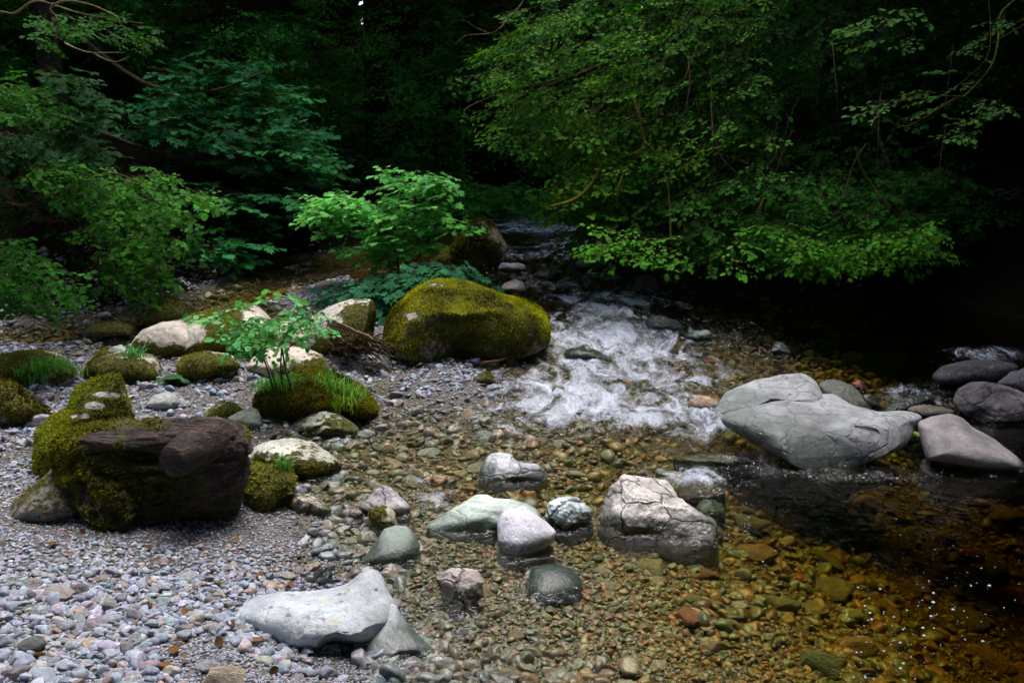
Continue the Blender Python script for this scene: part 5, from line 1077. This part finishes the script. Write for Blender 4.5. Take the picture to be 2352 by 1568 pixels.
for t in TREES:
    x, y = t['x'], t['y']; z = float(H(x, y)) - .2; O = np.array([x, y, z]); lx, ly = t['lean']
    root = empty('tree', O); tag(root, t['lab'], 'tree', t['group'])
    t['root'] = root; h = t['h']; r = t['r']
    tr = tube([(x, y, z), (x + lx * .15, y + ly * .15, z + h * .25), (x + lx * .45, y + ly * .45, z + h * .5), (x + lx * .8, y + ly * .8, z + h * .75), (x + lx, y + ly, z + h)], [r * 1.35, r, r * .85, r * .6, r * .25], 14, noise=.12, seed=int(x * 10))
    mk('trunk', tr[0] - O, tr[1], BARK, parent=root)
    for k, (m, pts, rad) in enumerate(t['limbs']): limb(root, O, pts, np.array(rad) * .8, LM[m], 'branch' if rad[0] > .009 else 'twig', n=6, seed=k)
    if t['sets']: foliage_parts(root, t['sets'], O, TWIGD)
    if len(t['clumps']): foliage_parts(root, [t['clumps']], O, TWIGD, crown='shade_canopy')  # coarse leaf clumps added overhead to cast shade
# --- central bright bush and the maple seedlings
def bush(label, cat, name, base, polys, stems, A, B, seed, s, d0, d1, tmpl=LOBED, kind='lobed', pitch=(.1, .15), jit=.22, stemcol=None):
    O = base; root = empty(name, O); tag(root, label, cat); t = dict(sets=[])
    for i, (poly, n) in enumerate(polys): sprays(t, poly, d0, d1, n, kind, tmpl, A, B, s, seed + i, thr=-.6, az=PIm, pitch=pitch, jit=jit)
    foliage_parts(root, t['sets'], O, stemcol or BARK)
    for k, (pts, rad) in enumerate(stems): limb(root, O, L(pts), rad, stemcol or BARK, 'stem', n=6, seed=k)
    return root
bb, _ = hitG(905, 690)
bush('bright green young sycamore bush, lit from above, behind the big mossy boulder', 'bush', 'bush', bb,
     [([(685, 465), (740, 445), (800, 430), (850, 440), (840, 480), (720, 500)], 34), ([(880, 410), (940, 385), (985, 392), (1000, 420), (900, 440)], 20), ([(960, 405), (1035, 400), (1055, 425), (1000, 450), (930, 450)], 20),
      ([(740, 480), (900, 440), (1000, 460), (1040, 500), (960, 530), (800, 540)], 70), ([(780, 540), (960, 520), (1040, 500), (1070, 495), (1000, 560), (900, 590), (800, 580)], 50)],
     [([(905, 695, 8.9), (935, 600, 8.9), (950, 520, 8.85), (955, 430, 8.8), (950, 395, 8.8)], [.016, .013, .01, .007, .003]), ([(905, 695, 8.9), (915, 620, 8.9), (900, 560, 8.8), (850, 490, 8.7), (760, 450, 8.6)], [.014, .011, .009, .006, .003]),
      ([(925, 640, 8.9), (980, 560, 8.8), (1010, 490, 8.8), (1035, 430, 8.8)], [.01, .008, .006, .003]), ([(910, 640, 8.9), (870, 580, 8.8), (800, 540, 8.7)], [.008, .006, .003]), ([(970, 570, 8.8), (1030, 510, 8.7), (1065, 485, 8.7)], [.006, .004, .002])],
     (.07, .26, .06), (.16, .50, .10), 100, .27, 8.4, 9.3)
mb_, _ = hitG(960, 700)
bush('low maple seedlings with wide dark green leaves under the bright bush', 'plant', 'seedlings', mb_,
     [([(785, 650), (900, 620), (960, 600), (1080, 590), (1085, 610), (1000, 640), (900, 680), (800, 690)], 55), ([(860, 640), (960, 620), (950, 690), (870, 700)], 12)],
     [([(960, 700, 8.6), (1000, 640, 8.5), (1060, 605, 8.4)], [.006, .005, .003]), ([(900, 700, 8.6), (860, 660, 8.5), (800, 670, 8.4)], [.006, .005, .003])], (.02, .10, .045), (.04, .19, .08), 110, .38, 8.1, 8.7, pitch=(.35, .15))
# --- sapling on the moss mound
sb_ = onR(655, 898); sd = float((sb_ - CAM) @ CF)
sap = bush('slender sapling with red-brown stems and fresh green leaves growing from the moss mound', 'sapling', 'sapling', sb_,
     [([(500, 700), (560, 705), (640, 730), (600, 775), (530, 750)], 16), ([(600, 740), (740, 700), (745, 740), (650, 790), (590, 790)], 16), ([(680, 690), (720, 665), (730, 700), (690, 730)], 6), ([(560, 760), (620, 770), (600, 810), (560, 800)], 4)],
     [([(672, 905, sd), (655, 840, sd), (650, 780, sd), (690, 720, sd), (718, 662, sd)], [.007, .006, .005, .004, .002]), ([(650, 905, sd), (645, 850, sd), (646, 790, sd), (640, 750, sd)], [.006, .005, .004, .002]), ([(632, 910, sd), (615, 850, sd), (590, 790, sd), (540, 730, sd), (505, 700, sd)], [.006, .005, .005, .003, .002]),
      ([(640, 905, sd), (625, 860, sd), (608, 820, sd)], [.005, .004, .003]), ([(660, 800, sd), (700, 770, sd), (722, 735, sd)], [.004, .003, .002])],
     (.10, .34, .10), (.22, .55, .20), 120, .24, sd - .12, sd + .15, tmpl=OVAL, kind='hazel', pitch=(.1, .3), jit=.5, stemcol=TWIGD)
# --- grass tufts
def grass(label, pts, n, h, spread, A, B, seed, lean=.5, name='grass_tuft', wd=.0024):
    rg = np.random.default_rng(seed); P = np.array(pts); O = P.mean(0); b = P[rg.integers(0, len(P), n)] + rg.normal(0, 1, (n, 3)) * [spread, spread, .005]
    a = rg.uniform(0, 2 * PI, n); d = np.stack([np.cos(a), np.sin(a), 0 * a], -1); L_ = h * rg.uniform(.45, 1.15, n); ln = rg.uniform(.1, 1, n) * lean
    side = np.stack([-np.sin(a + .6), np.cos(a + .6), 0 * a], -1) * (wd * rg.uniform(.6, 1.3, n))[:, None]
    rows = []
    for f, wf in ((0, 1.), (.35, .95), (.7, .6), (1., .05)):
        c = b + d * (L_ * ln * f ** 2)[:, None] + np.array([0, 0, 1.]) * (L_ * (f - .45 * ln * f ** 3))[:, None]; rows += [c - side * wf, c + side * wf]
    V = np.stack(rows, 1).reshape(-1, 3); f = np.array([(0, 1, 3, 2), (2, 3, 5, 4), (4, 5, 7, 6)]); F = (f[None] + (np.arange(n) * 8)[:, None, None]).reshape(-1, 4)
    t = rg.random((n, 1)); c = (np.array(A) * (1 - t) + np.array(B) * t) * rg.uniform(.7, 1.3, (n, 1))
    o = mk(name, V - O, F, LEAF, loc=O, cols={'col': np.repeat(c, 8, 0)}); tag(o, label, 'grass'); return o
def onrock(u, v, d): return at(u, v, d)
def gp(uvs): return [onR(u, v) for u, v in uvs]
GA, GB = (.05, .19, .03), (.18, .42, .07)
grass('tall loose grass clump at the right end of the shaggy moss mound', gp([(760, 885), (775, 890), (790, 895), (805, 905), (745, 878), (820, 915)]), 240, .12, .04, (.06, .2, .03), (.22, .46, .08), 1, 1.3)
grass('fine bright grass round the foot of the sapling stems', gp([(612, 895), (625, 890), (640, 885), (655, 885), (670, 885)]), 300, .11, .035, (.06, .24, .05), (.2, .48, .1), 2, 1.2)
grass('grass blades drooping over the cream mossy stone below the mound', gp([(795, 935), (770, 940), (815, 948)]), 60, .17, .02, (.12, .28, .03), (.3, .5, .06), 3, 1.3)
grass('dense fine grass clump on the flat-topped boulder at the left edge', gp([(70, 850), (85, 842), (100, 838), (115, 838), (135, 845), (95, 860), (80, 870)]), 460, .09, .05, (.06, .26, .04), (.16, .44, .07), 4, 1.2)
grass('short pale grass between the left edge boulders', gp([(150, 850), (165, 856), (172, 862)]), 110, .10, .03, (.1, .26, .06), (.25, .42, .12), 5, .8)
grass('tiny grass sprig on the moss-striped rock by the log end', gp([(640, 1075), (650, 1073), (660, 1078)]), 70, .08, .015, GA, GB, 6, .8)
grass('small leafy weed in front of the two-humped boulder', gp([(305, 820), (315, 815)]), 50, .12, .03, (.05, .22, .06), (.12, .38, .12), 7, 1., wd=.005)
# --- driftwood and small things
rg = np.random.default_rng(12)
t6 = float((onR(812, 778) - CAM) @ CF) - .06; O6 = at(800, 790, t6)
root = empty('twig_heap', O6); tag(root, 'heap of pinkish grey sticks and roots caught between the pale boulder and the mossy boulder', 'driftwood')
sv, sf, n0 = [], [], 0
for k in range(150):
    u, v = rg.uniform(752, 868), rg.uniform(758, 806); v = max(v, 745 + (u - 752) * .35); ln = rg.uniform(14, 55); a = rg.normal(.45, .5)
    du, dv = ln * math.cos(a), ln * math.sin(a) * .8; dd = t6 + rg.uniform(-.1, .06)
    t = tube(L([(u, v, dd), (u + du * .5, v + dv * .5 + rg.normal(0, 4), dd + rg.normal(0, .03)), (u + du, v + dv, dd + rg.normal(0, .06))]), np.array([1, .9, .6]) * rg.uniform(.003, .008), 5, sub=3)
    sv.append(t[0]); sf.append(t[1] + n0); n0 += len(t[0])
mk('loose_twigs', np.concatenate(sv) - O6, np.concatenate(sf), TWIGD, parent=root)['kind'] = 'stuff'
for k, pts in enumerate(([(752, 742, 0), (790, 752, 0), (830, 768, 0), (872, 795, 0)], [(757, 750, 0), (790, 758, 0), (815, 765, 0)], [(770, 740, 0), (800, 752, 0), (840, 772, 0)], [(765, 735, 0), (795, 757, 0)], [(750, 735, 0), (785, 748, 0)], [(820, 762, 0), (850, 775, 0), (875, 800, 0)])):
    limb(root, O6, L([(u, v, t6 - .1) for u, v, _ in pts]), np.linspace(.012, .006, len(pts)), TWIG, 'stick', n=6, seed=k)
def stick(label, pts, rad, mat, name='stick', cat='stick'):
    P = np.array([hitG(u, v)[0] + np.array([0, 0, dz]) for u, v, dz in pts]); O = P[0]; t = tube(P, rad, 7, noise=.2, cap=True); o = mk(name, t[0] - O, t[1], mat, loc=O); tag(o, label, cat)
def stick_d(label, pts, rad, mat, name='stick', cat='stick'):
    P = np.array(pts); O = P[0]; t = tube(P, rad, 7, noise=.2, cap=True); o = mk(name, t[0] - O, t[1], mat, loc=O); tag(o, label, cat)
ORW = bark_material('orange_wood', (.16, .05, .015), (.4, .16, .06), 0.)
stick('orange-brown stick lying under the right side of the big mossy boulder', [(1110, 842, .03), (1145, 838, .03), (1180, 828, .04)], [.008, .010, .007], ORW)
stick('dark stick poking out left under the big mossy boulder', [(872, 812, .05), (905, 820, .05), (945, 828, .04)], [.006, .008, .008], TWIGD)
stick('reddish bark chip on the gravel in front of the log', [(388, 1196, .01), (415, 1188, .03), (445, 1188, .02)], [.008, .022, .006], ORW, 'bark_chip', 'bark')
BL = [hitG(u, v)[0] for u, v in ((0, 0),)] if False else None
# fallen leaves on the pale gravel
def leaf_obj(label, u, v, d, size, az, col, tmpl=OVAL, n=1, name='fallen_leaves', lift=.01, cat='leaf'):
    rg = np.random.default_rng(int(u + v)); P0 = onR(u, v, -.012) if d else hitG(u, v)[0] + np.array([0, 0, lift])
    a = az + rg.normal(0, .35, n); P = P0 + rg.normal(0, size * .25 if n > 1 else 0, (n, 3)) * [1, 1, .3]; D = np.stack([np.cos(a), np.sin(a), rg.normal(0, .1, n)], -1); N = rg.normal(0, .25, (n, 3)) + [0, -.2, 1]
    V, F, m = leafmesh(P, D, N, size * rg.uniform(.8, 1.2, n), tmpl); c = np.array(col) * rg.uniform(.7, 1.2, (n, 1))
    o = mk(name, V - P0, F, LEAF, loc=P0, cols={'col': np.repeat(c, m, 0)}, smooth=False); tag(o, label, cat); return o
leaf_obj('fallen dark green leaves lying on the pale gravel behind the wedge boulder', 375, 882, None, .12, .2, (.05, .14, .05), n=7, lift=.03)
leaf_obj('wilted yellow-green leaves stuck in the gap between the pale and the tan boulder', 2108, 1000, 1, .07, 1.6, (.35, .45, .08), n=6)
leaf_obj('single green leaf floating by the smooth grey-green stone', 664, 1006, None, .05, .1, (.08, .3, .04), name='fallen_leaf', lift=.004)
leaf_obj('red and green seedling leaves on the rock by the small white chute', 2197, 938, 1, .05, .5, (.12, .3, .05), n=5)
stick_d('thin dark twig lying across the largest pale boulder', [onR(1962, 980, -.006), onR(1990, 984, -.008), onR(2012, 988, -.006), onR(2020, 996, -.004)], [.004, .004, .004, .002], TWIGD)
rg = np.random.default_rng(71); n_ = 90; P = hitW(rg.uniform(-50, 860, n_), rg.uniform(860, 1600, n_)); P[:, 2] = H(P[:, 0], P[:, 1]) + .02; k = P[:, 2] - W(P[:, 0], P[:, 1]) > .03; P = P[k]; n_ = len(P)
V, F, m = leafmesh(P, np.stack([rg.normal(size=n_), rg.normal(size=n_), rg.normal(0, .2, n_)], -1), rg.normal(0, .4, (n_, 3)) + [0, 0, 1], rg.uniform(.02, .05, n_), OVAL)
o = mk('leaf_litter', V, F, LEAF, cols={'col': np.repeat(np.array([.16, .08, .03]) * rg.uniform(.4, 1.5, (n_, 1)), m, 0)}, smooth=False); tag(o, kind='stuff'); o['label'] = 'dead brown leaf scraps scattered over the dry gravel'
# --- undergrowth on the dark slopes
rg = np.random.default_rng(33); u = rg.uniform(-200, 2600, 9000); t_ = rg.uniform(9, 26, 9000); x = (u - 1176) / FPX * t_; y = t_
h, s_, hill = H(x, y, True); k = (hill > .12) & (fbm(np.stack([x, y, 0 * x], -1) * .7, 2) > -.05); x, y, h = x[k][:1500], y[k][:1500], h[k][:1500]
lv, _ = spray_set(np.stack([x, y, h + rg.uniform(.05, .5, len(x))], -1), rg.uniform(0, 6.28, len(x)), rg.normal(-.1, .3, len(x)), rg.uniform(.3, .5, len(x)), 'lobed', OVAL, (.01, .04, .012), (.03, .09, .025), 90, twigs=False)
o = mk('undergrowth', lv[0], lv[1], LEAF, cols={'col': lv[2]}, smooth=False); tag(o, kind='stuff'); o['label'] = 'dim low leafy undergrowth on the shaded banks'
# --- bubbles drifting on the pool and droplets over the rapids
FOAMM = NT('foam_bubble'); FOAMM.fin(FOAMM.bsdf((.55, .58, .64), .15, None, .8).outputs[0]); FOAMM = FOAMM.m
def dots(name, label, uvr, seed, flat=.6, lift=0.):
    rg = np.random.default_rng(seed); V0, F0 = ico(2); Vs, Fs = [], []; k = 0
    for (u, v, su, sv_, n, r0, r1, zj) in uvr:
        uu = u + rg.normal(0, su, n); vv = v + rg.normal(0, sv_, n); P = hitW(uu, vv); P[:, 2] += lift + np.abs(rg.normal(0, zj, n)) if zj else .003
        for p, r in zip(P, r0 * (1 - rg.random(n)) ** (-1 / 2.5)): r = min(r, r1); Vs.append(p + V0 * [r, r, r * flat]); Fs.append(F0 + k); k += len(V0)
    o = mk(name, np.concatenate(Vs), np.concatenate(Fs), FOAMM); tag(o, kind='stuff'); o['label'] = label
dots('foam_bubbles', 'small white foam bubbles drifting on the dark pool', [(2060, 1535, 75, 30, 40, .0015, .0055, 0), (2050, 1500, 60, 45, 22, .0015, .005, 0), (2190, 1350, 80, 40, 26, .0022, .008, 0), (2150, 1440, 90, 40, 22, .002, .006, 0), (2000, 1450, 40, 60, 20, .002, .006, 0), (2080, 1095, 90, 14, 26, .002, .007, 0), (1700, 1200, 30, 45, 26, .002, .005, 0), (2000, 1280, 200, 60, 20, .0015, .0035, 0)], 5)
dots('spray_droplets', 'white droplets thrown up over the rapids', [(1400, 920, 130, 35, 240, .0018, .005, .015), (1400, 800, 90, 35, 130, .0018, .005, .015), (1770, 1045, 35, 25, 70, .0018, .004, .015), (1610, 1095, 50, 15, 60, .0016, .004, .01), (990, 1150, 35, 22, 60, .0016, .004, .008), (1430, 640, 60, 10, 40, .003, .006, .01)], 6, flat=1.)
EXPOSURE = 2.0
# ------------------------------------------------------------------ light and view
sc = bpy.context.scene
SUN_EL, SUN_AZ = math.radians(74), math.radians(15)
w = bpy.data.worlds.new('World'); sc.world = w; w.use_nodes = True; nt = w.node_tree
bg = nt.nodes['Background']; sky = nt.nodes.new('ShaderNodeTexSky'); sky.sky_type = 'NISHITA'; sky.sun_disc = False
sky.sun_elevation = SUN_EL; sky.sun_rotation = SUN_AZ; sky.air_density = 1.; sky.dust_density = 2.5; sky.ozone_density = 1.2
nt.links.new(sky.outputs[0], bg.inputs[0]); bg.inputs[1].default_value = .15
sl = bpy.data.lights.new('sun', 'SUN'); so = bpy.data.objects.new('sun', sl); C.objects.link(so)
sl.energy = .8; sl.angle = math.radians(35); sl.color = (1, .98, .95)
d = Vector((math.sin(SUN_AZ) * math.cos(SUN_EL), math.cos(SUN_AZ) * math.cos(SUN_EL), math.sin(SUN_EL)))
so.rotation_euler = d.to_track_quat('Z', 'Y').to_euler(); so.location = (0, 0, 20)
sc.view_settings.view_transform = 'Standard'; sc.view_settings.look = 'None'; sc.view_settings.gamma = 1
sc.view_settings.exposure = EXPOSURE
sc.cycles.max_bounces = 6; sc.cycles.diffuse_bounces = 3; sc.cycles.transparent_max_bounces = 12; sc.cycles.transmission_bounces = 4
sc.cycles.caustics_reflective = False; sc.cycles.caustics_refractive = False
sc.cycles.use_denoising = True
